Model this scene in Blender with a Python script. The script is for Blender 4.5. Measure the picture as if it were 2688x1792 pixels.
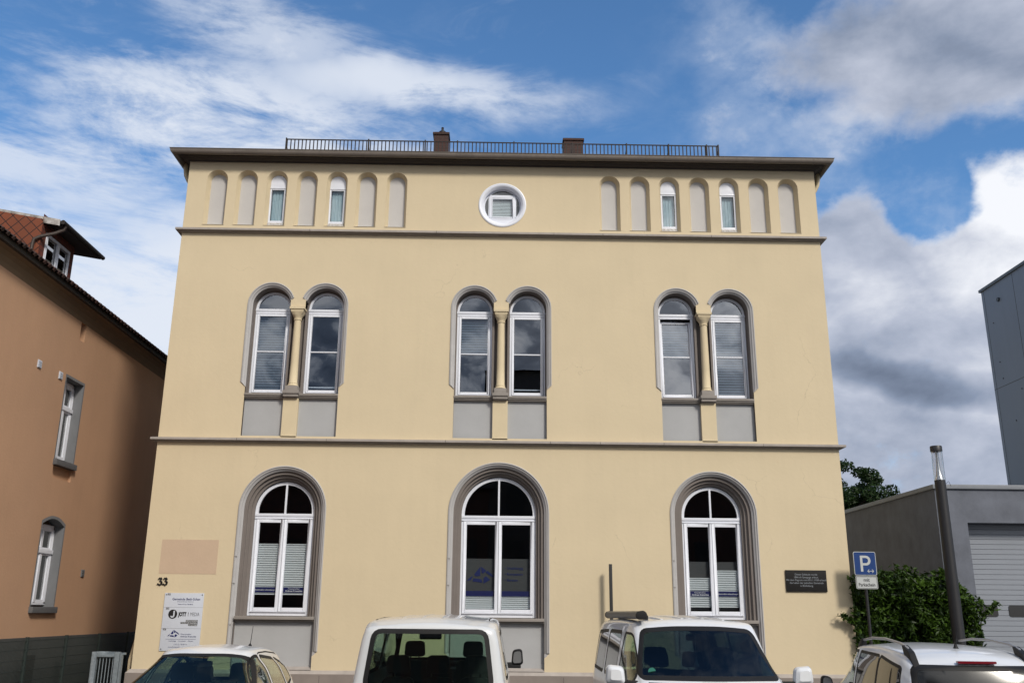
import bpy, bmesh, math, random
from math import sin, cos, pi, radians, sqrt, atan2
from mathutils import Vector, Matrix, Euler
from mathutils.geometry import tessellate_polygon
import numpy as np
R = random.Random(7)
for o in list(bpy.data.objects): bpy.data.objects.remove(o)
S = bpy.context.scene
COL = S.collection

# ------------------------------------------------------------------ camera
cam = bpy.data.cameras.new('camera'); co = bpy.data.objects.new('camera', cam); COL.objects.link(co)
cp, cy_, cr = 0.284207653, 0.0154918, 0.00894356
fwd = Vector((sin(cy_)*cos(cp), cos(cy_)*cos(cp), sin(cp))); rgt = Vector((cos(cy_), -sin(cy_), 0)); upv = rgt.cross(fwd)
r2 = rgt*cos(cr)+upv*sin(cr); u2 = -rgt*sin(cr)+upv*cos(cr)
m = Matrix((r2, u2, -fwd)).transposed().to_4x4(); m.translation = (7.4279, -20.256, 1.9)
co.matrix_world = m
cam.sensor_width = 36; cam.lens = 32.62; cam.clip_end = 2000; cam.clip_start = .05
S.camera = co

# ------------------------------------------------------------------ light
SUN = Vector((.60, -1, .90)).normalized()
elev = math.asin(SUN.z); rot = atan2(SUN.x, SUN.y)
sl = bpy.data.lights.new('sun', 'SUN'); sl.energy = 2.9; sl.angle = radians(10); sl.color = (1, .93, .82)
so = bpy.data.objects.new('sun', sl); COL.objects.link(so)
so.rotation_euler = SUN.to_track_quat('Z', 'Y').to_euler(); so.location = (20, -30, 30)
S.view_settings.view_transform = 'Standard'; S.view_settings.look = 'None'; S.view_settings.gamma = 1
S.view_settings.exposure = 0.0
SKY = 0.14

W = bpy.data.worlds.new('World'); S.world = W; W.use_nodes = True
def world():
    nt = W.node_tree; N = nt.nodes; L = nt.links; N.clear()
    def nd(t, **k):
        n = N.new(t)
        for a, b in k.items(): setattr(n, a, b)
        return n
    def val(x, inp):
        if isinstance(x, (int, float)): inp.default_value = x
        else: L.new(x, inp)
    def M(op, a, b=0., c=0., clamp=False):
        n = nd('ShaderNodeMath', operation=op); n.use_clamp = clamp
        val(a, n.inputs[0]); val(b, n.inputs[1]); val(c, n.inputs[2]); return n.outputs[0]
    def sm(x, a, b):
        n = nd('ShaderNodeMapRange', interpolation_type='SMOOTHSTEP'); val(x, n.inputs[0])
        n.inputs[1].default_value = a; n.inputs[2].default_value = b; return n.outputs[0]
    sky = nd('ShaderNodeTexSky', sky_type='NISHITA'); sky.sun_disc = False
    sky.sun_elevation = elev; sky.sun_rotation = rot; sky.air_density = 1.0; sky.dust_density = .4; sky.ozone_density = 2.5
    tc = nd('ShaderNodeTexCoord'); sep = nd('ShaderNodeSeparateXYZ'); L.new(tc.outputs['Generated'], sep.inputs[0])
    x, y, z = sep.outputs
    ay = M('MAXIMUM', M('ABSOLUTE', y), .12)
    u = M('DIVIDE', x, ay); v = M('DIVIDE', z, ay)
    def noise(sx, sy, sz, scale, det, rough, off=0., dist=0., rotz=0.):
        mp = nd('ShaderNodeMapping'); L.new(tc.outputs['Generated'], mp.inputs[0])
        mp.inputs['Location'].default_value = (off, off*.7, off*.3); mp.inputs['Scale'].default_value = (sx, sy, sz)
        mp.inputs['Rotation'].default_value = (0, rotz, 0)
        n = nd('ShaderNodeTexNoise'); L.new(mp.outputs[0], n.inputs['Vector'])
        n.inputs['Scale'].default_value = scale; n.inputs['Detail'].default_value = det
        n.inputs['Roughness'].default_value = rough; n.inputs['Distortion'].default_value = dist
        return n.outputs['Fac']
    nw = noise(1, 1, 1, 3.2, 5, .55, 3.1); nw2 = noise(1, 1, 1, 3.2, 5, .55, 9.4)
    uw = M('ADD', u, M('MULTIPLY', M('SUBTRACT', nw, .5), .34)); vw = M('ADD', v, M('MULTIPLY', M('SUBTRACT', nw2, .5), .26))
    def blob(cx, cz, rx, rz, soft=.6, tilt=0., amp=1.):
        du = M('SUBTRACT', uw, cx); dv = M('SUBTRACT', vw, cz)
        c, s = cos(tilt), sin(tilt)
        a = M('ADD', M('MULTIPLY', du, c/rx), M('MULTIPLY', dv, s/rx))
        b = M('ADD', M('MULTIPLY', du, -s/rz), M('MULTIPLY', dv, c/rz))
        d = M('SQRT', M('ADD', M('MULTIPLY', a, a), M('MULTIPLY', b, b)))
        o = sm(d, 1+soft, 1-soft)
        return M('MULTIPLY', o, amp) if amp != 1 else o
    def mx(*a):
        o = a[0]
        for b in a[1:]: o = M('MAXIMUM', o, b)
        return o
    # high wispy cloud: stretched noise, fans out to the upper left
    st = noise(2.0, 1.0, 7.5, 2.4, 9, .66, 1.7, .6, radians(-12)); st2 = noise(1.2, 1, 3.4, 7.0, 8, .66, 5.2, .4, radians(8))
    sbig = noise(1, 1, 1.5, 2.1, 3, .5, 12.3)
    veil = mx(blob(-.31, .55, .27, .11, .75, -.35), blob(-.50, .50, .32, .07, .8, 0, .8), blob(-.40, .34, .44, .14, .7), blob(-.10, .60, .17, .05, .8, -.05, .95), blob(-.26, .70, .20, .07, .9, -.75, .7))
    tex = M('ADD', M('MULTIPLY', st, .62), M('MULTIPLY', st2, .38))
    cir = M('MULTIPLY', veil, sm(M('ADD', tex, M('MULTIPLY', veil, .19)), .49, .70))
    cir = M('MAXIMUM', cir, M('MULTIPLY', sm(tex, .50, .72), M('MULTIPLY', sm(u, -.02, -.30), .45)))
    cir = M('MULTIPLY', M('MAXIMUM', cir, M('MULTIPLY', sm(st, .54, .75), .14)), .93)
    # low bank of haze and cloud toward the horizon
    low = M('MULTIPLY', sm(vw, .50, .30), sm(u, -.02, -.30))
    # cumulus masses to the right
    cn = noise(1, 1, 1.3, 6.0, 9, .58, 2.2, .25); cn2 = noise(1, 1, 1.5, 13, 7, .6, 7.7, .1)
    cn3 = noise(1, 1, 1.4, 31, 6, .62, 1.1, .1)
    nz = M('SUBTRACT', M('ADD', M('ADD', M('MULTIPLY', cn, .50), M('MULTIPLY', cn2, .34)), M('MULTIPLY', cn3, .16)), .5)
    cumA = mx(blob(.56, .665, .20, .085, .60, .12), blob(.68, .75, .22, .13, .5), blob(.50, .76, .10, .04, .9, 0, .6))
    cumB = mx(blob(.63, .44, .12, .115, .3), blob(.44, .38, .12, .11, .35), blob(.42, .17, .40, .17, .45), blob(.68, .3, .2, .22, .4), blob(.55, .33, .2, .10, .4))
    cumB = M('SUBTRACT', cumB, blob(.50, .49, .06, .05, .5, .6, .8))
    cumm = M('MAXIMUM', sm(M('MULTIPLY_ADD', nz, 2.0, cumA), .26, .84), sm(M('MULTIPLY_ADD', nz, 3.2, cumB), .22, .80))
    # scattered cumulus over the rest of the sky (seen in the window reflections)
    back = M('MULTIPLY', sm(noise(1, 1, 1.4, 4.3, 9, .56, 21., .3), .40, .58), sm(y, .05, -.15))
    back2 = M('MULTIPLY', sm(cn, .45, .62), sm(M('ABSOLUTE', x), .55, .9))
    cumm = mx(cumm, back, M('MULTIPLY', back2, .9))
    # shading inside the cumulus
    dark = mx(blob(.46, .25, .12, .03, .8, 0, 1.0), blob(.60, .70, .20, .055, .8, .1, .55), blob(.50, .17, .25, .12, .8, 0, .32), blob(.5, .62, .14, .05, .8, 0, .30), blob(.42, .40, .10, .06, .8, 0, .25))
    bright = mx(blob(.42, .36, .06, .04, .8, 0, .55), blob(.61, .475, .10, .065, .7), blob(.55, .40, .07, .04, .7, 0, .6))
    det = noise(1, 1, 1.6, 8.5, 9, .57, 4.4, .15)
    br = M('ADD', .64, M('MULTIPLY', M('SUBTRACT', det, .5), .95))
    br = M('ADD', br, M('MULTIPLY', bright, .36)); br = M('SUBTRACT', br, M('MULTIPLY', dark, .47))
    br = M('ADD', br, M('MULTIPLY', M('SUBTRACT', 1., cumm), .12)); 
    rp = nd('ShaderNodeValToRGB'); L.new(br, rp.inputs[0])
    e = rp.color_ramp.elements; e[0].position = .05; e[0].color = (.105, .135, .20, 1); e[1].position = .95; e[1].color = (.93, .95, 1., 1)
    k = rp.color_ramp.elements.new(.35); k.color = (.26, .315, .43, 1); k = rp.color_ramp.elements.new(.62); k.color = (.50, .545, .66, 1)
    skc = nd('ShaderNodeMix', data_type='RGBA', blend_type='MULTIPLY'); skc.inputs[0].default_value = 1
    L.new(sky.outputs[0], skc.inputs[6]); skc.inputs[7].default_value = (SKY*.68, SKY*.98, SKY*1.17, 1)
    def mix(f, a, b):
        n = nd('ShaderNodeMix', data_type='RGBA'); val(f, n.inputs[0])
        for q, i in ((a, 6), (b, 7)):
            if isinstance(q, tuple): n.inputs[i].default_value = q
            else: L.new(q, n.inputs[i])
        return n.outputs[2]
    c = mix(M('MULTIPLY', low, M('ADD', .62, M('MULTIPLY', M('SUBTRACT', sbig, .5), 1.3)), clamp=True), skc.outputs[2], (.66, .73, .86, 1))
    c = mix(cir, c, (.78, .83, .92, 1))
    thin = M('MULTIPLY', M('MULTIPLY', sm(M('MULTIPLY_ADD', cn2, .5, M('MULTIPLY', cn, .5)), .42, .66), sm(u, .12, .34)), .42)
    c = mix(thin, c, (.62, .70, .84, 1))
    c = mix(cumm, c, rp.outputs[0])
    # the half of the sky behind the viewer: broken cloud with dark bases
    bn = M('MULTIPLY_ADD', noise(1, 1, 1.5, 20, 9, .57, 33., .35), .62, M('MULTIPLY', noise(1, 1, 1.5, 6.0, 5, .57, 3., .3), .40))
    r2_ = nd('ShaderNodeValToRGB'); L.new(bn, r2_.inputs[0]); e2 = r2_.color_ramp.elements
    e2[0].position = .37; e2[0].color = (.10, .135, .20, 1); e2[1].position = .60; e2[1].color = (.95, .97, 1., 1)
    k2 = r2_.color_ramp.elements.new(.475); k2.color = (.20, .25, .34, 1); k2 = r2_.color_ramp.elements.new(.53); k2.color = (.62, .67, .75, 1)
    c = mix(sm(y, .05, -.20), c, r2_.outputs[0])
    # thin bright cloud round the sun
    dt = nd('ShaderNodeVectorMath', operation='DOT_PRODUCT'); L.new(tc.outputs['Generated'], dt.inputs[0]); dt.inputs[1].default_value = SUN
    gl = M('MULTIPLY', M('POWER', sm(dt.outputs['Value'], .72, 1.0), 1.5), M('MULTIPLY_ADD', bn, 2.2, -.3))
    ad = nd('ShaderNodeMix', data_type='RGBA', blend_type='ADD'); ad.inputs[0].default_value = 1; L.new(c, ad.inputs[6])
    gc = nd('ShaderNodeVectorMath', operation='SCALE'); gc.inputs[0].default_value = (1., .96, .90); val(M('MAXIMUM', gl, 0.), gc.inputs['Scale']); L.new(gc.outputs[0], ad.inputs[7])
    c = ad.outputs[2]
    bg = nd('ShaderNodeBackground'); L.new(c, bg.inputs[0]); bg.inputs[1].default_value = 1.0
    out = nd('ShaderNodeOutputWorld'); L.new(bg.outputs[0], out.inputs[0])
world()

# ------------------------------------------------------------------ materials
def mat(name, col, rough=.8, metal=0., var=0., vs=1.5, bump=0., bs=60., spec=.5, coat=0., col2=None, streak=0., bdist=.01):
    m = bpy.data.materials.new(name); m.use_nodes = True
    nt = m.node_tree; N = nt.nodes; L = nt.links; b = N['Principled BSDF']
    b.inputs['Base Color'].default_value = (*col, 1); b.inputs['Roughness'].default_value = rough; b.inputs['Metallic'].default_value = metal
    b.inputs['Specular IOR Level'].default_value = spec; b.inputs['Coat Weight'].default_value = coat; b.inputs['Coat Roughness'].default_value = .04
    tc = N.new('ShaderNodeTexCoord')
    if var or col2:
        n1 = N.new('ShaderNodeTexNoise'); n1.inputs['Scale'].default_value = vs; n1.inputs['Detail'].default_value = 8; n1.inputs['Roughness'].default_value = .6
        L.new(tc.outputs['Object'], n1.inputs['Vector'])
        mr = N.new('ShaderNodeMapRange'); L.new(n1.outputs['Fac'], mr.inputs[0]); mr.inputs[1].default_value = .3; mr.inputs[2].default_value = .7
        mx = N.new('ShaderNodeMix'); mx.data_type = 'RGBA'; L.new(mr.outputs[0], mx.inputs[0])
        c2 = col2 or tuple(c*(1-var) for c in col)
        mx.inputs[6].default_value = (*c2, 1); mx.inputs[7].default_value = (*[min(1, c*(1+var*.5)) for c in col], 1)
        src = mx.outputs[2]
        if streak:
            mp = N.new('ShaderNodeMapping'); mp.inputs['Scale'].default_value = (5, 5, .35); L.new(tc.outputs['Object'], mp.inputs[0])
            n2 = N.new('ShaderNodeTexNoise'); n2.inputs['Scale'].default_value = 1.3; n2.inputs['Detail'].default_value = 6; L.new(mp.outputs[0], n2.inputs['Vector'])
            m2 = N.new('ShaderNodeMapRange'); L.new(n2.outputs['Fac'], m2.inputs[0]); m2.inputs[1].default_value = .45; m2.inputs[2].default_value = .75; m2.inputs[4].default_value = streak
            x2 = N.new('ShaderNodeMix'); x2.data_type = 'RGBA'; L.new(m2.outputs[0], x2.inputs[0]); L.new(src, x2.inputs[6]); x2.inputs[7].default_value = (*[c*.45 for c in col], 1); src = x2.outputs[2]
        L.new(src, b.inputs['Base Color'])
    if bump:
        n3 = N.new('ShaderNodeTexNoise'); n3.inputs['Scale'].default_value = bs; n3.inputs['Detail'].default_value = 6; L.new(tc.outputs['Object'], n3.inputs['Vector'])
        bp = N.new('ShaderNodeBump'); bp.inputs['Strength'].default_value = bump; bp.inputs['Distance'].default_value = bdist
        L.new(n3.outputs['Fac'], bp.inputs['Height']); L.new(bp.outputs[0], b.inputs['Normal'])
    return m
def cracked(m, scale=.45, strength=.24, width=.009):
    # fine hairline cracks: voronoi cell edges, broken up by noise
    nt = m.node_tree; N = nt.nodes; L = nt.links; b = N['Principled BSDF']
    tc = N.new('ShaderNodeTexCoord'); nz = N.new('ShaderNodeTexNoise'); nz.inputs['Scale'].default_value = 1.2; nz.inputs['Detail'].default_value = 6
    L.new(tc.outputs['Object'], nz.inputs['Vector'])
    ad = N.new('ShaderNodeMix'); ad.data_type = 'RGBA'; ad.blend_type = 'LINEAR_LIGHT'; ad.inputs[0].default_value = .6
    L.new(tc.outputs['Object'], ad.inputs[6]); L.new(nz.outputs['Color'], ad.inputs[7])
    vo = N.new('ShaderNodeTexVoronoi'); vo.feature = 'DISTANCE_TO_EDGE'; vo.inputs['Scale'].default_value = scale; L.new(ad.outputs[2], vo.inputs['Vector'])
    mr = N.new('ShaderNodeMapRange'); L.new(vo.outputs['Distance'], mr.inputs[0]); mr.inputs[1].default_value = 0; mr.inputs[2].default_value = width*scale; mr.inputs[3].default_value = strength; mr.inputs[4].default_value = 0
    n2 = N.new('ShaderNodeTexNoise'); n2.inputs['Scale'].default_value = .8; L.new(tc.outputs['Object'], n2.inputs['Vector'])
    m2 = N.new('ShaderNodeMapRange'); L.new(n2.outputs['Fac'], m2.inputs[0]); m2.inputs[1].default_value = .56; m2.inputs[2].default_value = .64
    mu = N.new('ShaderNodeMath'); mu.operation = 'MULTIPLY'; L.new(mr.outputs[0], mu.inputs[0]); L.new(m2.outputs[0], mu.inputs[1])
    old = b.inputs['Base Color'].links[0].from_socket
    x = N.new('ShaderNodeMix'); x.data_type = 'RGBA'; L.new(mu.outputs[0], x.inputs[0]); L.new(old, x.inputs[6]); x.inputs[7].default_value = (.12, .09, .06, 1)
    L.new(x.outputs[2], b.inputs['Base Color'])
def glass(name, tint, base=.06, power=4., rough=0., gcol=(1, 1, 1), wave=0.):
    m = bpy.data.materials.new(name); m.use_nodes = True
    nt = m.node_tree; N = nt.nodes; L = nt.links; N.clear()
    tr = N.new('ShaderNodeBsdfTransparent'); tr.inputs[0].default_value = (*tint, 1)
    gl = N.new('ShaderNodeBsdfGlossy'); gl.inputs['Color'].default_value = (*gcol, 1); gl.inputs['Roughness'].default_value = rough
    lw = N.new('ShaderNodeLayerWeight'); lw.inputs[0].default_value = .5
    p = N.new('ShaderNodeMath'); p.operation = 'POWER'; L.new(lw.outputs['Facing'], p.inputs[0]); p.inputs[1].default_value = power
    q = N.new('ShaderNodeMath'); q.operation = 'MULTIPLY_ADD'; L.new(p.outputs[0], q.inputs[0]); q.inputs[1].default_value = 1-base; q.inputs[2].default_value = base
    mx = N.new('ShaderNodeMixShader'); L.new(q.outputs[0], mx.inputs[0]); L.new(tr.outputs[0], mx.inputs[1]); L.new(gl.outputs[0], mx.inputs[2])
    if wave:
        tc = N.new('ShaderNodeTexCoord'); nz = N.new('ShaderNodeTexNoise'); nz.inputs['Scale'].default_value = .9; L.new(tc.outputs['Object'], nz.inputs['Vector'])
        bp = N.new('ShaderNodeBump'); bp.inputs['Strength'].default_value = wave; bp.inputs['Distance'].default_value = .05; L.new(nz.outputs['Fac'], bp.inputs['Height']); L.new(bp.outputs[0], gl.inputs['Normal'])
    o = N.new('ShaderNodeOutputMaterial'); L.new(mx.outputs[0], o.inputs[0]); return m
def tiles(name, c1, c2, mortar, sx, sz, axis='y', off=.5, msize=.03, rough=.8, bump=.6, rot=0.):
    m = mat(name, c1, rough); nt = m.node_tree; N = nt.nodes; L = nt.links; b = N['Principled BSDF']
    tc = N.new('ShaderNodeTexCoord'); se = N.new('ShaderNodeSeparateXYZ'); L.new(tc.outputs['Object'], se.inputs[0]); cb = N.new('ShaderNodeCombineXYZ')
    L.new(se.outputs[{'x': 0, 'y': 1}[axis]], cb.inputs[0]); L.new(se.outputs[2], cb.inputs[1])
    mpr = N.new('ShaderNodeMapping'); mpr.inputs['Rotation'].default_value = (0, 0, rot); L.new(cb.outputs[0], mpr.inputs[0])
    br = N.new('ShaderNodeTexBrick'); L.new(mpr.outputs[0], br.inputs['Vector']); br.offset = off
    br.inputs['Color1'].default_value = (*c1, 1); br.inputs['Color2'].default_value = (*c2, 1); br.inputs['Mortar'].default_value = (*mortar, 1)
    br.inputs['Scale'].default_value = 1; br.inputs['Brick Width'].default_value = sx; br.inputs['Row Height'].default_value = sz; br.inputs['Mortar Size'].default_value = msize*sz
    L.new(br.outputs['Color'], b.inputs['Base Color'])
    bp = N.new('ShaderNodeBump'); bp.inputs['Strength'].default_value = bump; bp.inputs['Distance'].default_value = .01; bp.invert = True
    L.new(br.outputs['Fac'], bp.inputs['Height']); L.new(bp.outputs[0], b.inputs['Normal']); return m
K = {}
K['cream'] = mat('cream_stucco', (.62, .52, .356), .9, var=.045, vs=.8, bump=.25, bs=12, streak=.035); cracked(K['cream'])
K['cream2'] = mat('cream_smooth', (.62, .52, .35), .85, var=.05, vs=3, bump=.1, bs=30)
K['patch'] = mat('pinkish_patch', (.53, .40, .29), .9, var=.05, vs=3, bump=.2, bs=20)
K['grey'] = mat('light_grey_plaster', (.385, .39, .40), .85, var=.06, vs=2, bump=.12, bs=25)
K['nichegrey'] = mat('niche_plaster', (.50, .485, .475), .85, var=.05, vs=2, bump=.12, bs=25)
K['arch'] = mat('architrave_grey', (.41, .40, .40), .75, var=.07, vs=4, bump=.12, bs=25, streak=.06)
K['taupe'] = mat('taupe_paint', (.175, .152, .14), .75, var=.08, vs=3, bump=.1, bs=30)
K['sill'] = mat('sill_grey', (.26, .235, .215), .75, var=.10, vs=4, streak=.10, bump=.1)
K['ledge'] = mat('ledge_grey', (.36, .325, .30), .8, var=.12, vs=5, streak=.22, bump=.2, bs=20)
K['plinth'] = mat('plinth_taupe', (.235, .20, .18), .85, var=.12, vs=2, streak=.1, bump=.3, bs=12)
K['white'] = mat('white_frame', (.72, .745, .82), .35, var=.03, vs=6)
K['whitedirty'] = mat('weathered_white', (.62, .61, .60), .7, var=.25, vs=30, col2=(.25, .22, .2))
K['peel'] = mat('peeling_white_board', (.62, .60, .58), .8, var=.2, vs=5, col2=(.10, .075, .06))
K['cornice'] = mat('cornice_brown', (.05, .041, .036), .6, var=.1, vs=3)
K['gutter'] = mat('gutter_zinc_brown', (.17, .145, .125), .45, var=.15, vs=4, streak=.15, spec=.4)
K['roof'] = tiles('roof_tiles_grey', (.07, .05, .045), (.10, .065, .05), (.02, .015, .015), .25, .2, 'x')
K['brick'] = tiles('chimney_brick', (.055, .018, .013), (.04, .015, .011), (.05, .035, .03), .24, .075, 'x', msize=.12)
K['iron'] = mat('rusty_iron', (.018, .011, .009), .7, var=.3, vs=12)
K['black'] = mat('black_metal', (.018, .018, .02), .45)
K['blackpl'] = mat('black_plastic', (.011, .011, .012), .6, spec=.3)
K['rubber'] = mat('rubber', (.012, .012, .012), .8)
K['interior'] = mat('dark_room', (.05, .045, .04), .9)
K['blind'] = mat('pleated_blind', (.64, .68, .70), .8)
K['blinddark'] = mat('slat_blind', (.40, .48, .55), .6)
K['curtain'] = mat('net_curtain', (.50, .60, .64), .8)
K['navy'] = mat('navy_print', (.008, .014, .11), .5)
K['navy2'] = mat('blue_film', (.010, .022, .13), .5)
K['film'] = mat('grey_film', (.06, .065, .068), .7)
K['letter'] = mat('white_letters', (.8, .82, .85), .6)
K['signwhite'] = mat('sign_white', (.55, .585, .66), .4, var=.02, vs=4)
K['ink'] = mat('black_ink', (.012, .012, .014), .5)
K['inkgrey'] = mat('grey_tag', (.09, .095, .11), .5)
K['granite'] = mat('black_granite', (.010, .009, .009), .6, var=.4, vs=40, spec=.25)
K['engrave'] = mat('engraved_grey', (.22, .24, .27), .7)
K['glassup'] = glass('upper_pane', (.78, .84, .88), .20, 3, wave=.03, gcol=(.88, .92, 1.))
K['glassgr'] = glass('ground_pane', (.80, .82, .83), .10, 3, wave=.03)
K['glassni'] = glass('small_pane', (.8, .86, .88), .12, 3, wave=.1)
K['glassn'] = glass('old_pane', (.5, .55, .55), .12, 3, wave=.15)
K['dormerglass'] = glass('dormer_pane', (.5, .55, .6), .38, 3)
K['lampglass'] = glass('lamp_glass', (.82, .84, .86), .12, 2)
K['orange'] = mat('orange_stucco', (.45, .27, .165), .92, var=.07, vs=.7, bump=.35, bs=18, streak=.05)
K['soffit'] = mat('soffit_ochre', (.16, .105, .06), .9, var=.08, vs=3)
K['nplinth'] = mat('old_plinth_dark', (.05, .05, .048), .9, var=.2, vs=2, bump=.3, bs=20)
K['ngrey'] = mat('reveal_grey', (.16, .165, .175), .85, var=.1, vs=3)
K['ledgedark'] = mat('sill_dark', (.10, .10, .105), .8, var=.15, vs=5)
K['scale'] = tiles('dormer_shingles', (.20, .055, .024), (.16, .045, .02), (.03, .012, .01), .21, .21, 'x', off=0., msize=.05, rot=radians(45))
K['scaley'] = tiles('dormer_shingles_front', (.15, .035, .02), (.12, .03, .018), (.04, .02, .015), .16, .13, 'y', msize=.07)
K['ntile'] = tiles('neighbour_tiles', (.05, .02, .014), (.03, .015, .012), (.02, .012, .01), .22, .2, 'y', msize=.1)
K['dark'] = mat('dark_fascia', (.022, .018, .016), .7, var=.2, vs=5)
K['brownpipe'] = mat('brown_pipe', (.045, .03, .024), .5)
K['panel'] = mat('grey_cladding', (.18, .21, .265), .55, var=.04, vs=.8, streak=.08)
K['panelcap'] = mat('cladding_cap', (.10, .11, .12), .5, var=.3, vs=6)
K['garage'] = mat('garage_render', (.135, .147, .18), .9, var=.22, vs=2.2, bump=.4, bs=9, streak=.12)
K['garagecap'] = mat('garage_cap', (.20, .215, .24), .5, var=.1, vs=5)
K['door'] = mat('sectional_door', (.24, .26, .30), .42, var=.03, vs=2)
K['galv'] = mat('galvanised_steel', (.23, .27, .30), .5, metal=.35, var=.25, vs=14)
K['fgreen'] = mat('fence_dark_green', (.02, .03, .028), .6)
K['anthra'] = mat('anthracite_pole', (.017, .017, .020), .5, var=.1, vs=6)
K['alu'] = mat('brushed_alu', (.62, .62, .62), .28, metal=.9)
K['blue'] = mat('traffic_blue', (.003, .035, .165), .35, var=.05, vs=8)
K['traffwhite'] = mat('traffic_white', (.46, .48, .48), .4)
K['paint'] = mat('white_car_paint', (.70, .72, .75), .28, coat=.8)
K['silverpaint'] = mat('silver_white_car_paint', (.62, .635, .65), .27, coat=.8)
K['trimgrey'] = mat('interior_dark', (.03, .032, .036), .8)
K['trimbeige'] = mat('interior_light', (.16, .15, .13), .85)
K['cglass'] = glass('car_glass', (.76, .85, .80), .07, 4)
K['cglassd'] = glass('car_glass_dark', (.12, .13, .13), .035, 4)
K['cglasst'] = glass('tailgate_glass', (.10, .11, .11), .05, 4, rough=.16)
K['cglassf'] = glass('camper_windscreen', (.26, .31, .33), .03, 4, wave=.05)
K['cglassw'] = glass('windscreen_glass', (.62, .72, .68), .025, 5)
K['red'] = mat('red_lens', (.16, .005, .012), .2, coat=.5)
K['lens'] = mat('clear_lens', (.6, .6, .62), .15, coat=.5)
K['awn'] = mat('awning_case', (.04, .041, .042), .38, var=.05, vs=3)
K['rail'] = mat('rail_silver', (.33, .33, .34), .35, metal=.4)
K['asphalt'] = mat('asphalt', (.055, .055, .057), .9, var=.25, vs=2, bump=.6, bs=90)
K['paving'] = tiles('paving', (.24, .225, .21), (.20, .19, .18), (.09, .085, .08), .2, .1)
K['kerb'] = mat('kerb_stone', (.28, .27, .26), .85, var=.1, vs=6, bump=.3, bs=40)
K['bark'] = mat('bark', (.07, .05, .035), .95, var=.3, vs=8, bump=.6, bs=30)
K['sticker'] = mat('green_sticker', (.02, .17, .13), .6)
def leafmat(name, c1, c2):
    m = bpy.data.materials.new(name); m.use_nodes = True; nt = m.node_tree; N = nt.nodes; L = nt.links; b = N['Principled BSDF']
    tc = N.new('ShaderNodeTexCoord'); nz = N.new('ShaderNodeTexNoise'); nz.inputs['Scale'].default_value = 1.9; nz.inputs['Detail'].default_value = 9; nz.inputs['Roughness'].default_value = .8; L.new(tc.outputs['Object'], nz.inputs['Vector'])
    mr = N.new('ShaderNodeMapRange'); L.new(nz.outputs['Fac'], mr.inputs[0]); mr.inputs[1].default_value = .35; mr.inputs[2].default_value = .68
    ge = N.new('ShaderNodeNewGeometry'); ma = N.new('ShaderNodeMath'); ma.operation = 'MULTIPLY_ADD'; ma.use_clamp = True; L.new(ge.outputs['Random Per Island'], ma.inputs[0]); ma.inputs[1].default_value = .7; sb = N.new('ShaderNodeMath'); sb.operation = 'SUBTRACT'; L.new(mr.outputs[0], sb.inputs[0]); sb.inputs[1].default_value = .35; L.new(sb.outputs[0], ma.inputs[2])
    mx = N.new('ShaderNodeMix'); mx.data_type = 'RGBA'; L.new(ma.outputs[0], mx.inputs[0]); mx.inputs[6].default_value = (*c1, 1); mx.inputs[7].default_value = (*c2, 1)
    L.new(mx.outputs[2], b.inputs['Base Color']); b.inputs['Roughness'].default_value = .45; b.inputs['Specular IOR Level'].default_value = .3
    t = N.new('ShaderNodeBsdfTranslucent'); L.new(mx.outputs[2], t.inputs[0]); ms = N.new('ShaderNodeMixShader'); ms.inputs[0].default_value = .25
    L.new(b.outputs[0], ms.inputs[1]); L.new(t.outputs[0], ms.inputs[2]); L.new(ms.outputs[0], N['Material Output'].inputs[0]); return m
K['leaf'] = leafmat('laurel_leaves', (.007, .020, .004), (.07, .135, .013))
K['leaf2'] = leafmat('tree_leaves', (.012, .028, .008), (.035, .07, .016))

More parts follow.
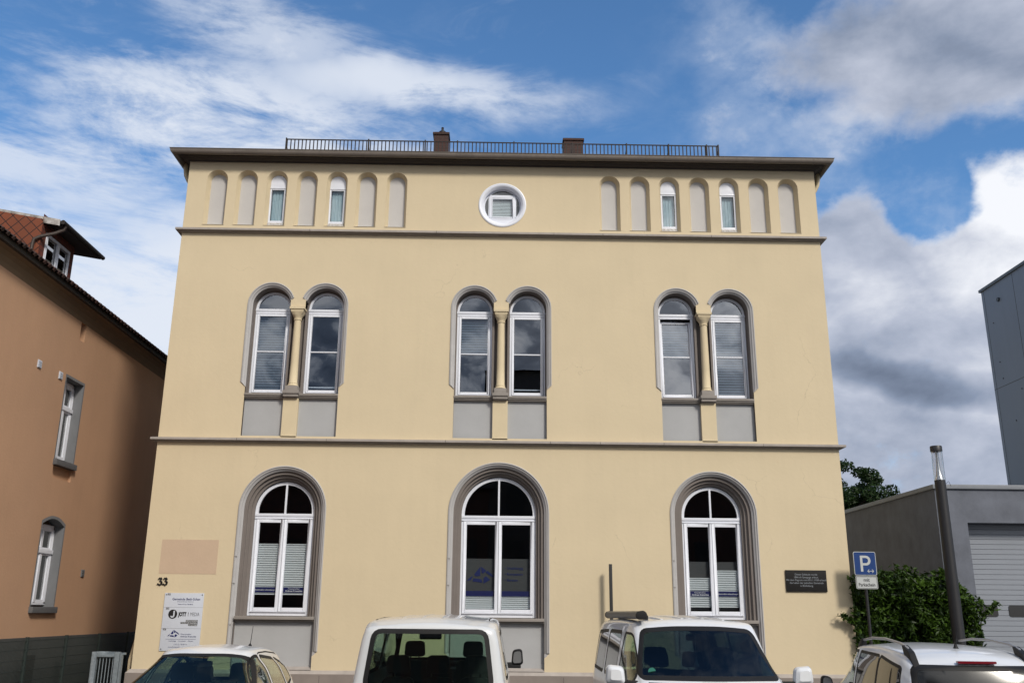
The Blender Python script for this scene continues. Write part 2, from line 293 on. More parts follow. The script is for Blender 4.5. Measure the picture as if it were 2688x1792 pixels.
# ------------------------------------------------------------------ helpers
def origin(o):
    v = Vector((0, 0, 0))
    while o: v += o.location; o = o.parent
    return v
def thing(name, label, cat, loc=(0, 0, 0), group=None, kind=None):
    o = bpy.data.objects.new(name, None); COL.objects.link(o); o.location = loc; o.empty_display_size = .2
    tag(o, label, cat, group, kind); return o
def tag(o, label=None, cat=None, group=None, kind=None):
    if label: o['label'] = label
    if cat: o['category'] = cat
    if group: o['group'] = group
    if kind: o['kind'] = kind
    return o
class MB:
    def __init__(s, T=None): s.v = []; s.f = []; s.mi = []; s.T = T or (lambda u, d, z: (u, d, z))
    def P(s, pts): i = len(s.v); s.v += [s.T(*p) for p in pts]; return i
    def F(s, idx, m=0): s.f.append(tuple(idx)); s.mi.append(m)
    def box(s, u0, u1, d0, d1, z0, z1, m=0):
        i = s.P([(u, d, z) for z in (z0, z1) for d in (d0, d1) for u in (u0, u1)])
        for q in ((0, 1, 3, 2), (4, 6, 7, 5), (0, 4, 5, 1), (2, 3, 7, 6), (0, 2, 6, 4), (1, 5, 7, 3)): s.F([i+k for k in q], m)
        return s
    def poly(s, pts, m=0): i = s.P(pts); s.F(range(i, i+len(pts)), m); return s
    def prism(s, pts, d0, d1, m=0, closed=True):   # pts in (u,z)
        n = len(pts); i = s.P([(p[0], d0, p[1]) for p in pts]+[(p[0], d1, p[1]) for p in pts])
        s.F(range(i, i+n), m); s.F([i+n+k for k in range(n)][::-1], m)
        for k in range(n): a, b = k, (k+1) % n; s.F((i+a, i+n+a, i+n+b, i+b), m)
        return s
    def strip(s, A, B, m=0, closed=False):  # two 3D polylines
        n = len(A); i = s.P(A+B)
        for k in range(n if closed else n-1): a, b = k, (k+1) % n; s.F((i+a, i+b, i+n+b, i+n+a), m)
        return s
    def tube(s, pts, r, n=10, m=0, caps=True, flat=1.):
        pts = [Vector(p) for p in pts]; rr = r if isinstance(r, (list, tuple)) else [r]*len(pts); rings = []
        prev = None
        for k, p in enumerate(pts):
            t = (pts[min(k+1, len(pts)-1)]-pts[max(k-1, 0)]).normalized()
            if prev is None:
                a = Vector((0, 0, 1)) if abs(t.z) < .9 else Vector((1, 0, 0)); e1 = t.cross(a).normalized()
            else: e1 = (prev-t*prev.dot(t)).normalized()
            prev = e1; e2 = t.cross(e1)
            rings.append(s.P([tuple(p+(e1*cos(2*pi*j/n)+e2*sin(2*pi*j/n)*flat)*rr[k]) for j in range(n)]))
        for a, b in zip(rings, rings[1:]):
            for j in range(n): s.F((a+j, a+(j+1) % n, b+(j+1) % n, b+j), m)
        if caps: s.F([rings[0]+j for j in range(n)][::-1], m); s.F([rings[-1]+j for j in range(n)], m)
        return s
    def lathe(s, prof, c, n=24, m=0):   # prof (r,z), axis z
        rings = [s.P([(c[0]+r*cos(2*pi*j/n), c[1]+r*sin(2*pi*j/n), c[2]+z) for j in range(n)]) for r, z in prof]
        for a, b in zip(rings, rings[1:]):
            for j in range(n): s.F((a+j, a+(j+1) % n, b+(j+1) % n, b+j), m)
        s.F([rings[0]+j for j in range(n)][::-1], m); s.F([rings[-1]+j for j in range(n)], m); return s
    def holes(s, outer, holes, d, m=0):
        loops = [[Vector((p[0], p[1], 0)) for p in l] for l in [outer]+holes]
        flat = [p for l in [outer]+holes for p in l]; i = s.P([(p[0], d, p[1]) for p in flat])
        for t in tessellate_polygon(loops): s.F([i+k for k in t], m)
        return s
    def build(s, name, mats, parent=None, smooth=30, label=None, bevel=0):
        me = bpy.data.meshes.new(name); o0 = origin(parent)
        me.from_pydata([tuple(Vector(p)-o0) for p in s.v], [], s.f)
        if not isinstance(mats, (list, tuple)): mats = [mats]
        for q in mats: me.materials.append(K[q] if isinstance(q, str) else q)
        me.polygons.foreach_set('material_index', s.mi)
        b = bmesh.new(); b.from_mesh(me); bmesh.ops.recalc_face_normals(b, faces=b.faces)
        if bevel:
            bmesh.ops.remove_doubles(b, verts=b.verts, dist=1e-5)
            ed = [e for e in b.edges if len(e.link_faces) == 2 and e.calc_face_angle(0) > .6]
            bmesh.ops.bevel(b, geom=ed, offset=bevel, segments=2, affect='EDGES', profile=.7)
        b.to_mesh(me); b.free()
        if smooth:
            me.polygons.foreach_set('use_smooth', [True]*len(me.polygons)); me.set_sharp_from_angle(angle=radians(smooth))
        me.update(); ob = bpy.data.objects.new(name, me); COL.objects.link(ob)
        if parent: ob.parent = parent
        if label: ob['label'] = label
        return ob
def arc(cx, cz, r, a0, a1, n=24): return [(cx+r*cos(radians(a0+(a1-a0)*k/n)), cz+r*sin(radians(a0+(a1-a0)*k/n))) for k in range(n+1)]
def rrect(u0, u1, z0, z1, r, n=5):
    p = []
    for cx, cz, a in ((u1-r, z0+r, -90), (u1-r, z1-r, 0), (u0+r, z1-r, 90), (u0+r, z0+r, 180)): p += arc(cx, cz, r, a, a+90, n)
    return p
def text(s, size, u, z, d, matn, parent, name='lettering', align='CENTER', bold=0., T=None, sx=1., shear=0.):
    c = bpy.data.curves.new('t', 'FONT'); c.body = s; c.size = size; c.align_x = align; c.offset = bold; c.shear = shear; c.space_line = 1.0; c.resolution_u = 3
    o = bpy.data.objects.new('t', c); me = bpy.data.meshes.new_from_object(o)
    T = T or (lambda u, d, z: (u, d, z)); mb = MB(T)
    mb.P([(u+v.co.x*sx, d, z+v.co.y) for v in me.vertices])
    for p in me.polygons: mb.F(p.vertices)
    bpy.data.objects.remove(o); bpy.data.curves.remove(c); bpy.data.meshes.remove(me)
    return mb if parent is None else mb.build(name, matn, parent, smooth=0)
def merge(mbs):
    r = MB()
    for m in mbs:
        i = len(r.v); r.v += m.v; r.f += [tuple(k+i for k in f) for f in m.f]; r.mi += m.mi
    return r

# ------------------------------------------------------------------ ground
GZ = -.10
g = MB().box(-400, 400, -400, 400, GZ-.5, GZ).build('road', 'asphalt', smooth=0); tag(g, kind='structure')
g = MB().box(-40, 60, -2.3, 60, GZ+.001, 0.0).build('pavement', 'paving', smooth=0); tag(g, kind='structure')
g = MB()
for k in range(40): g.box(-40+k*2.5, -40+k*2.5+2.49, -2.45, -2.303, GZ+.001, .012)
tag(g.build('kerb', 'kerb', bevel=.012), kind='structure')
g = MB()
for x in (-4, -1.2, 1.6, 4.95, 8.35, 11.3, 14.6, 17.4): g.box(x-.05, x+.05, -10.3, -5.0, GZ+.002, GZ+.006)
tag(g.build('bay_marking', 'traffwhite', smooth=0), kind='structure')

# ================================================================== main building
HW, HD = 15.0, 12.0
ZT = 12.20
H = thing('town_house', 'large cream stuccoed house with grey arched window surrounds in the middle of the view', 'house', (7.5, 0, 0))
PC = [2.835, 7.49, 12.15]; RO, RI, ZS = .54, .43, 8.62       # upper pairs
GC = [(2.835, .94, .645, 3.99), (7.49, 1.09, .81, 3.97), (12.14, .945, .65, 3.97)]   # ground: centre, outer R, frame half, spring
NL = [.695+.7115*k for k in range(7)]; NR = [10.045+.714*k for k in range(7)]
def pair_outline(c, inner):
    r = RI if inner else RO; c1, c2 = c-.61, c+.61
    a = 19 if not inner else 14
    p = [(c-1.04, 5.585), (c-1.04, 6.70)]
    p += [(c-1.04, 6.80), (c-1.04, ZS)] if inner else [(c-1.15, 6.80), (c-1.15, ZS)]
    L1 = [q for q in arc(c1, ZS, r, 180, a, 26)][1:]
    p += L1
    p += [(c-.172, 8.72), (c-.172, 8.56), (c+.172, 8.56), (c+.172, 8.72)]
    p += [(2*c-q[0], q[1]) for q in L1[::-1]]
    p += [(c+1.04, ZS) if inner else (c+1.15, ZS), (c+1.04, 6.80) if inner else (c+1.15, 6.80), (c+1.04, 6.70), (c+1.04, 5.585)]
    return p
def ground_outline(c, r, zs, bottom, half=None, ztop_stop=1.10):
    return [(c-r, bottom), (c-r, zs)]+arc(c, zs, r, 180, 0, 40)[1:-1]+[(c+r, zs), (c+r, bottom)]
holes = [pair_outline(c, False) for c in PC]
gh = []
for c, r, fh, zs in GC:
    ri = r-.11
    o = [(c-ri, .72), (c-ri, 1.0), (c-r, 1.10), (c-r, zs)]+arc(c, zs, r, 180, 0, 40)[1:-1]+[(c+r, zs), (c+r, 1.10), (c+ri, 1.0), (c+ri, .72)]
    gh.append(o)
nich = []
for c in NL+NR: nich.append([(c-.245, 10.585), (c-.245, 11.745)]+arc(c, 11.745, .245, 180, 0, 20)[1:-1]+[(c+.245, 11.745), (c+.245, 10.585)])
OC, OZ, OR = 7.485, 11.185, .45
oc = arc(OC, OZ, OR+.115, 0, 360, 48)[:-1]
w = MB()
w.holes([(0, .0), (HW, .0), (HW, ZT), (0, ZT)], holes+gh+nich+[oc], 0)
for a in ([(0, 0, 0), (0, HD, 0), (0, HD, ZT), (0, 0, ZT)], [(HW, 0, 0), (HW, HD, 0), (HW, HD, ZT), (HW, 0, ZT)], [(0, HD, 0), (HW, HD, 0), (HW, HD, ZT), (0, HD, ZT)]): w.poly(a)
w.build('wall', 'cream', H)
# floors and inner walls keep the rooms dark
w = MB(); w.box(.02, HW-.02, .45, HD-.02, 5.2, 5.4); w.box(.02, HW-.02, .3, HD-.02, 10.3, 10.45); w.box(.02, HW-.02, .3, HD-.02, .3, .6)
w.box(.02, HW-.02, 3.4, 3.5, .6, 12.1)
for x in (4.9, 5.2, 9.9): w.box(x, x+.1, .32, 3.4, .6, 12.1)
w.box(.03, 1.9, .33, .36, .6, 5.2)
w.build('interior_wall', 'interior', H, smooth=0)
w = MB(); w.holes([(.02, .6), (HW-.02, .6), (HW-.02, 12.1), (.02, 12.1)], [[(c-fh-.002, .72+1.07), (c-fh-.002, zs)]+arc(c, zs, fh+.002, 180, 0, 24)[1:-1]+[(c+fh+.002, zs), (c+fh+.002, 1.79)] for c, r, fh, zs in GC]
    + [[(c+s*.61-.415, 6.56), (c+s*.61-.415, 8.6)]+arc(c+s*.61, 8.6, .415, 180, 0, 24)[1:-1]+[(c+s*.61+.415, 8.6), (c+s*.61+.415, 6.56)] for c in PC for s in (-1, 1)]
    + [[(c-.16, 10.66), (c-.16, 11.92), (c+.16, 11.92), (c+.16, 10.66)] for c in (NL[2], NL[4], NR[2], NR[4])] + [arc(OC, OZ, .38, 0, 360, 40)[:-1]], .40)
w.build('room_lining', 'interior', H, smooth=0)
# patch of other paint
MB().box(.345, 1.545, -.004, .0, 2.63, 3.335).build('paint_patch', 'patch', H, smooth=0, label='pinkish rectangle of fresh render above the house number')
# plinth with chamfered top
def extr(profile, u0, u1, mats, name, parent, ends=0., mi=None, gaps=None, smooth=30):
    # profile (d,z) list, ends: side overhang proportional to d
    m = MB()
    A = [(u0+(p[0] if ends else 0), p[0], p[1]) for p in profile]; B = [(u1-(p[0] if ends else 0), p[0], p[1]) for p in profile]
    for k in range(len(profile)-1): m.strip([A[k], B[k]], [A[k+1], B[k+1]], (mi[k] if mi else 0))
    if ends:
        Cc = [(p[0], p[1]) for p in profile]
        for k in range(len(profile)-1):
            m.poly([A[k], A[k+1], (A[k+1][0], 4, A[k+1][2]), (A[k][0], 4, A[k][2])], (mi[k] if mi else 0))
            m.poly([B[k], (B[k][0], 4, B[k][2]), (B[k+1][0], 4, B[k+1][2]), B[k+1]], (mi[k] if mi else 0))
    else:
        m.poly(A); m.poly(B)
    return m.build(name, mats, parent, smooth=smooth)
cuts = [0]+[x for c, r, fh, zs in GC for x in (c-r+.11, c+r-.11)]+[HW]
pl = extr([(0, .735), (-.02, .73), (-.085, .665), (-.085, GZ-.02)], 0, HW, ['ledge', 'plinth'], 'plinth', H, ends=1, mi=[0, 0, 1])
j = MB()
for x in (1.1, 3.86, 6.0, 8.86, 10.7, 13.7): MB().box(x-.003, x+.003, -.087, -.0845, 0, .64).build('plinth_joint', 'iron', pl, smooth=0)
# belt courses
for z, nm in ((10.36, 'belt_course'), (5.425, 'belt_course')):
    t = .10
    b = extr([(0, z+t+.012), (-.05, z+t+.004), (-.125, z+t-.012), (-.125, z+t-.06), (-.105, z+.045), (-.075, z+.035), (-.06, z+.012), (-.03, z), (0, z-.002)], 0, HW, ['ledge', 'sill'], nm, H, ends=1, mi=[0, 0, 0, 0, 1, 1, 1, 1])
for z, nm in ((10.36, 0), (5.425, 1)):
    for x in ((3.0, 5.95, 8.7, 9.85, 12.4) if nm == 0 else (1.75, 3.7, 6.3, 8.6, 9.7, 11.1, 13.3)):
        MB().box(x-.004, x+.004, -.1265, -.05, z+.04, z+.0885).build('ledge_joint', 'iron', H, smooth=0)
# cornice and gutter
extr([(0, 12.19), (-.03, 12.19), (-.035, 12.215), (-.10, 12.235), (-.12, 12.26), (-.17, 12.265), (-.175, 12.285), (-.225, 12.29), (-.225, 12.33), (0, 12.42)], 0, HW, 'cornice', 'cornice', H, ends=1)
gp = [(-.225-.075+.075*cos(radians(a)), 12.335+.10*sin(radians(a))) for a in range(0, -181, -18)]
gp = [(-.225, 12.355)]+gp+[(-.225-.15, 12.36), (-.225-.165, 12.365), (-.225-.16, 12.35), (-.225-.145, 12.335)]+[(-.225-.075+.07*cos(radians(a)), 12.335+.094*sin(radians(a))) for a in range(-180, 1, 18)]
G = extr(gp, 0, HW, 'gutter', 'gutter', H, ends=1, smooth=50)
b = MB()
for k, x in enumerate([.05, 1.15, 2.08, 3.16, 4.22, 5.3, 6.75, 7.5, 8.3, 9.45, 10.9, 11.9, 13.05, 14.1, 14.9]):
    pr = [(-.225-.075+.08*cos(radians(a)), 12.335+.106*sin(radians(a))) for a in range(0, -181, -18)]
    b = MB(); b.strip([(x-.018, p[0], p[1]) for p in pr], [(x+.018, p[0], p[1]) for p in pr]); b.build('gutter_bracket', 'gutter', G)
b = MB()
for x in (1.55, 4.0, 6.5, 9.1, 11.45, 13.6):
    pr = [(-.225-.075+.079*cos(radians(a)), 12.335+.104*sin(radians(a))) for a in range(0, -181, -18)]
    b = MB(); b.strip([(x-.13, p[0], p[1]) for p in pr], [(x+.13, p[0], p[1]) for p in pr]); b.build('gutter_joint', 'gutter', G)
for sx, x in ((-1, 0), (1, HW)):
    MB().tube([(x+sx*.22, .35, 12.30), (x+sx*.22, .35, 12.18), (x+sx*.19, .35, 12.0), (x+sx*.12, .35, 11.86), (x+sx*.075, .35, 11.78), (x+sx*.075, .35, 1.3), (x+sx*.09, .3, 1.15), (x+sx*.12, .25, .9), (x+sx*.12, .25, 0)], .052, 12).build('downpipe', 'cream2', H)
# roof
rf = MB(); e = .225; zr = 12.36; rh = .14*6.3
i = rf.P([(-e, -e, zr), (HW+e, -e, zr), (HW+e, HD+e, zr), (-e, HD+e, zr), (6.3, 6, zr+rh), (HW-6.3, 6, zr+rh)])
for f in ((0, 1, 5, 4), (1, 2, 5), (2, 3, 4, 5), (3, 0, 4)): rf.F([i+k for k in f])
RF = rf.build('roof', 'roof', H, smooth=0)
# snow guard railing on the roof
ra = MB()
for z in (12.80, 13.09): ra.box(2.12, 12.86, .49, .515, z, z+.022)
k = 2.13
while k < 12.86: ra.box(k, k+.025, .495, .511, 12.8, 13.1); k += .0935
RG = ra.build('roof_railing', 'iron', H, smooth=0)
for x in (2.12, 4.15, 5.55, 6.35, 7.75, 9.2, 10.55, 11.6, 12.55, 12.84):
    p = MB(); p.box(x-.012, x+.018, .47, .53, 12.6, 13.13); p.tube([(x, .5, 13.0), (x, .9, 12.75)], .012, 6); p.build('railing_post', 'iron', RG, smooth=0)
for x0, x1, zt, pot in ((5.57, 5.97, 14.68, True), (9.18, 9.71, 14.56, False)):
    c = MB(); c.box(x0, x1, 2.9, 3.35, 12.6, zt-.06); c.box(x0-.03, x1+.03, 2.87, 3.38, zt-.06, zt); c.box(x0+.02, x1-.02, 2.92, 3.33, zt, zt+.03)
    ch = c.build('chimney', 'brick', RF, smooth=0)
    if pot:
        cx = (x0+x1)/2+.02; MB().lathe([(.09, 0), (.10, .10), (.07, .12), (.05, .13), (.05, .18), (.03, .2)], (cx, 3.1, zt+.03), 16).build('chimney_pot', 'black', ch) if False else None
        MB().lathe([(.10, 0), (.11, .08), (.09, .11), (.035, .13), (.035, .22), (.04, .23), (.02, .25)], (cx, 3.1, zt+.02), 16).build('chimney_cowl', 'black', RF)
# ---- niches in the attic
def chamfer(m, outer, inner, d0, d1, mi=0, closed=False):
    m.strip([(p[0], d0, p[1]) for p in outer], [(p[0], d1, p[1]) for p in inner], mi, closed); return m
for idx, c in enumerate(NL+NR):
    kk = idx % 7; win = kk in (2, 4); cx = c
    outer = nich[idx]
    ins = .06; dd = .15
    inner = [(cx-.185, 10.64), (cx-.185, 11.745)]+arc(cx, 11.745, .185, 180, 0, 20)[1:-1]+[(cx+.185, 11.745), (cx+.185, 10.64)]
    m = MB(); chamfer(m, outer, inner, 0, dd, 0, True); 
    # light sloping ledge at the foot
    m.poly([(cx-.255, -.012, 10.575), (cx+.255, -.012, 10.575), (cx+.185, dd-.002, 10.652), (cx-.185, dd-.002, 10.652)], 1)
    m.build('niche_reveal', ['cream2', 'grey'], H, smooth=45)
    if not win:
        m = MB(); m.poly([(p[0], dd, p[1]) for p in inner]); m.build('blind_niche', 'nichegrey', H, smooth=0)
    else:
        f = MB(); d = dd-.01; z1 = 11.62
        f.prism([(cx-.185, z1), (cx+.185, z1)]+arc(cx, 11.745, .183, 0, 180, 16), d, d+.05, 0)
        f.box(cx-.185, cx+.185, d-.012, d+.05, z1-.035, z1)
        f.box(cx-.185, cx-.145, d, d+.05, 10.66, z1-.035); f.box(cx+.145, cx+.185, d, d+.05, 10.66, z1-.035)
        f.box(cx-.145, cx+.145, d, d+.05, z1-.065, z1-.035); f.box(cx-.145, cx+.145, d, d+.05, 10.70, 10.755)
        f.box(cx-.185, cx+.185, d-.015, d+.05, 10.64, 10.70, 1)
        fo = f.build('attic_window', ['white', 'whitedirty'], H, bevel=.004)
        MB().poly([(cx-.147, d+.03, 10.75), (cx+.147, d+.03, 10.75), (cx+.147, d+.03, z1-.06), (cx-.147, d+.03, z1-.06)]).build('pane', 'glassni', fo, smooth=0)
        cu = MB(); pts = [(cx-.14+.28*k/40, d+.09+.012*sin(k*1.25)+.004*sin(k*.7), 0) for k in range(41)]
        cu.strip([(p[0], p[1], 10.70) for p in pts], [(p[0], p[1], z1) for p in pts]); cu.build('curtain', 'curtain', fo, smooth=60)
# ---- oculus
m = MB()
pr = [(OR+.115, 0), (OR+.115, -.012), (OR+.09, -.022), (OR+.05, -.015), (OR+.03, .0), (OR, .03), (OR, .16)]
for a, b in zip(pr, pr[1:]): m.strip([(p[0], a[1], p[1]) for p in arc(OC, OZ, a[0], 0, 360, 48)], [(p[0], b[1], p[1]) for p in arc(OC, OZ, b[0], 0, 360, 48)])
OCo = m.build('round_window', 'white', H, smooth=50)
m = MB(); d = .12
m.strip([(p[0], d, p[1]) for p in arc(OC, OZ, OR, 0, 360, 48)], [(p[0], d, p[1]) for p in arc(OC, OZ, OR-.035, 0, 360, 48)])
for bx in ((OC-.30, OC-.262, OZ-.30, OZ+.27), (OC+.262, OC+.30, OZ-.30, OZ+.27), (OC-.262, OC+.262, OZ+.23, OZ+.27), (OC-.262, OC+.262, OZ-.33, OZ-.29)): m.box(bx[0], bx[1], d-.02, d+.04, bx[2], bx[3])
m.box(OC-.33, OC-.30, d-.005, d+.03, OZ-.26, OZ+.29); m.box(OC+.30, OC+.33, d-.005, d+.03, OZ-.26, OZ+.29); m.box(OC-.33, OC+.33, d-.005, d+.03, OZ+.27, OZ+.31)
for bx in ((OC-.262, OC-.235, OZ-.29, OZ+.23), (OC+.235, OC+.262, OZ-.29, OZ+.23), (OC-.235, OC+.235, OZ+.20, OZ+.23), (OC-.235, OC+.235, OZ-.29, OZ-.26)): m.box(bx[0], bx[1], d-.03, d+.03, bx[2], bx[3])
m.prism([(OC-.30, OZ-.30), (OC+.30, OZ-.30)]+arc(OC, OZ, OR-.01, -44, -136, 16), d-.015, d+.03)
m.build('sash', 'white', OCo, bevel=.003)
MB().poly([(p[0], d+.02, p[1]) for p in arc(OC, OZ, OR-.02, 0, 360, 48)[:-1]]).build('pane', 'glassni', OCo, smooth=0)
m = MB()
for k in range(13): z = OZ-.265+k*.037; m.strip([(OC-.235, d+.035, z), (OC+.235, d+.035, z)], [(OC-.235, d+.055, z+.034), (OC+.235, d+.055, z+.034)])
m.build('blind', 'blind', OCo, smooth=0)

# ---- generic pieces for arched windows
def pleats(u0, u1, z0, z1, d, n, matn, parent, name='blind', amp=.012):
    m = MB(); pts = [(d+(amp if k % 2 else -amp), z0+(z1-z0)*k/(2*n)) for k in range(2*n+1)]
    for a, b in zip(pts, pts[1:]): m.strip([(u0, a[0], a[1]), (u1, a[0], a[1])], [(u0, b[0], b[1]), (u1, b[0], b[1])])
    m.box(u0, u1, d-amp-.004, d+amp, z1, z1+.02); return m.build(name, matn, parent, smooth=0)
def slats(u0, u1, z0, z1, d, step, matn, parent):
    m = MB(); z = z0
    while z < z1: m.strip([(u0, d+.02, z), (u1, d+.02, z)], [(u0, d-.008, z+step*.55), (u1, d-.008, z+step*.55)]); z += step
    return m.build('blind', matn, parent, smooth=0)
def sash(m, u0, u1, z0, z1, wd, d, dep=.05):
    m.box(u0, u0+wd, d, d+dep, z0, z1); m.box(u1-wd, u1, d, d+dep, z0, z1); m.box(u0+wd, u1-wd, d, d+dep, z0, z0+wd); m.box(u0+wd, u1-wd, d, d+dep, z1-wd, z1)
def arch_head(m, cx, zs, r, wd, z0, d, dep):
    A = arc(cx, zs, r, 0, 180, 32); B = arc(cx, zs, r-wd, 0, 180, 32)
    A = [(cx+r, z0)]+A+[(cx-r, z0)]; B = [(cx+r-wd, z0)]+B+[(cx-r+wd, z0)]
    for (P1, d1), (P2, d2) in (((A, d), (B, d)), ((B, d), (B, d+dep)), ((A, d), (A, d+dep))): m.strip([(p[0], d1, p[1]) for p in P1], [(p[0], d2, p[1]) for p in P2])

# ---- upper paired windows
UPSET = {0: ('slat', None), 1: ('none', 'bar'), 2: ('half', None), 3: ('none', 'bar'), 4: ('tilt', None), 5: ('slat', None)}
for pi_, c in enumerate(PC):
    out, inn = pair_outline(c, False), pair_outline(c, True)
    # architrave: follows the jambs and arches only
    m = MB(); n = len(out)//2
    def lerp(t, dep): return [((1-t)*a[0]+t*b[0], dep, (1-t)*a[1]+t*b[1]) for a, b in zip(out, inn)]
    prof = [(0, 0), (0, -.018), (.22, -.022), (.30, -.006), (.62, .004), (.70, .022), (1., .045)]
    for sgn in (0, 1):
        lo, hi = (1, 3+26+1) if sgn == 0 else (len(out)-(3+26+1), len(out)-1)
        for (t0, d0), (t1, d1) in zip(prof, prof[1:]): m.strip(lerp(t0, d0)[lo:hi], lerp(t1, d1)[lo:hi])
    SU = m.build('window_surround', 'arch', H, smooth=35)
    DR = .27
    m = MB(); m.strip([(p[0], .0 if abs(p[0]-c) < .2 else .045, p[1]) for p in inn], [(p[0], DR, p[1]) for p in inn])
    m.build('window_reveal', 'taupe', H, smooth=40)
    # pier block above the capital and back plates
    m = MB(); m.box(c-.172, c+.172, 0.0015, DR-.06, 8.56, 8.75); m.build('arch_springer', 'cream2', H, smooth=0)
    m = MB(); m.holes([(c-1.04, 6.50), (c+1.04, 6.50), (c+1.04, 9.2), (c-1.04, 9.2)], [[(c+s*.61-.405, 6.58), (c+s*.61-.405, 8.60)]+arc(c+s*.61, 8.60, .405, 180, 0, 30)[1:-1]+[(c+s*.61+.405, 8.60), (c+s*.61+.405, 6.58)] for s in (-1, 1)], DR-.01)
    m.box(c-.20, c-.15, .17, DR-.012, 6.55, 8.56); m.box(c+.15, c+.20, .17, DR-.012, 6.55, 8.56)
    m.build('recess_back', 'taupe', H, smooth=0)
    # column
    cm = MB(); cy = .085
    cm.lathe([(.105, 0), (.122, .012), (.122, .03), (.108, .045), (.100, .055), (.105, .07), (.105, .085), (.093, .10), (.088, .5), (.084, 1.0), (.078, 1.52), (.078, 1.555), (.092, 1.56), (.092, 1.585), (.08, 1.59)], (c, cy, 6.715), 28)
    CO = cm.build('column', 'cream2', H, smooth=50)
    cap = MB(); z = 8.30
    for r0, z0, r1, z1 in ((.082, 0, .095, .04), (.095, .04, .118, .09), (.118, .09, .138, .15), (.138, .15, .142, .175)):
        n = 24
        def sq(r, q): # circle to square blend
            o = []
            for j in range(n):
                a = 2*pi*j/n; ca, sa = cos(a), sin(a); k = 1/max(abs(ca), abs(sa)); f = (1-q)+q*k; o.append((c+r*f*ca, cy+r*f*sa))
            return o
        A = sq(r0, min(1, z0/.15)**2); B = sq(r1, min(1, z1/.15)**2)
        cap.strip([(p[0], p[1], z+z0) for p in A], [(p[0], p[1], z+z1) for p in B], closed=True)
    cap.box(c-.145, c+.145, cy-.145, cy+.145, z+.175, z+.21); cap.box(c-.17, c+.17, cy-.165, cy+.165, z+.21, z+.262)
    cap.build('capital', 'cream2', CO, smooth=40)
    bs = MB(); bs.box(c-.14, c+.14, cy-.14, cy+.14, 6.60, 6.715); bs.box(c-.18, c+.18, -.115, .2, 6.525, 6.60); bs.box(c-.165, c+.165, -.09, .2, 6.46, 6.525); bs.box(c-.15, c+.15, -.05, .2, 6.435, 6.46)
    bs.build('column_base', 'sill', CO, bevel=.008)
    MB().box(c-.168, c+.168, .0, .12, 5.56, 6.435).build('pilaster', 'cream2', H, smooth=0)
    for s in (-1, 1):
        u0, u1 = (c-1.04, c-.168) if s < 0 else (c+.168, c+1.04)
        MB().box(u0, u1, .095, .13, 5.56, 6.45).build('apron_panel', 'grey', H, smooth=0)
        si = MB(); si.box(u0, u1, -.02, .28, 6.50, 6.545); si.box(u0, u1, .0, .2, 6.47, 6.50); si.box(u0, u1, .025, .2, 6.44, 6.47)
        si.build('sill', 'sill', H, bevel=.006)
        k = pi_*2+(s > 0); cx = c+s*.61; d = DR; r = .415
        f = MB(); arch_head(f, cx, 8.60, r, .055, 8.55, d, .06)
        f.box(cx-r, cx+r, d-.012, d+.06, 8.545, 8.60); f.box(cx-r, cx+r, d, d+.06, 8.50, 8.545); f.box(cx-r, cx+r, d-.01, d+.06, 8.485, 8.50)
        f.box(cx-r, cx-r+.06, d, d+.06, 6.56, 8.485); f.box(cx+r-.06, cx+r, d, d+.06, 6.56, 8.485); f.box(cx-r+.06, cx+r-.06, d, d+.06, 6.56, 6.63)
        fo = f.build('window', 'white', H, bevel=.003)
        MB().poly([(p[0], d+.035, p[1]) for p in [(cx-.36, 8.60), (cx+.36, 8.60)]+arc(cx, 8.60, .36, 0, 180, 24)]).build('fanlight_pane', 'glassup', fo, smooth=0)
        kind, ex = UPSET[k]
        tilt = -.10 if kind == 'tilt' else 0.
        def TT(u, dd, z, tilt=tilt): return (u, dd-tilt*max(0, (z-6.63))/1.85*1.0 if tilt else dd, z)
        q = MB(TT); z1 = 8.475 if not tilt else 8.44
        sash(q, cx-.355, cx+.355, 6.635, z1, .05, d-.015, .05); q.box(cx-.305, cx+.305, d-.012, d+.02, 7.565, 7.592); q.box(cx-.34, cx+.34, d-.03, d-.012, 6.615, 6.632)
        q.build('sash', 'white', fo, bevel=.003, label='casement tilted inward at the top' if tilt else None)
        g1 = MB(TT); g1.poly([(cx-.31, d+.015, 6.68), (cx+.31, d+.015, 6.68), (cx+.31, d+.015, z1-.045), (cx-.31, d+.015, z1-.045)]); g1.build('pane', 'glassup', fo, smooth=0)
        if kind == 'slat': slats(cx-.32, cx+.32, 6.66, 8.46, d+.10, .062, 'blinddark', fo)
        if kind in ('half', 'tilt'): slats(cx-.32, cx+.32, 7.60, 8.40, d+(.22 if tilt else .10), .062, 'blinddark', fo)
        if ex: MB().box(cx-.32, cx+.32, d+.09, d+.11, 6.76, 6.785).build('blind_rail', 'white', fo, smooth=0)

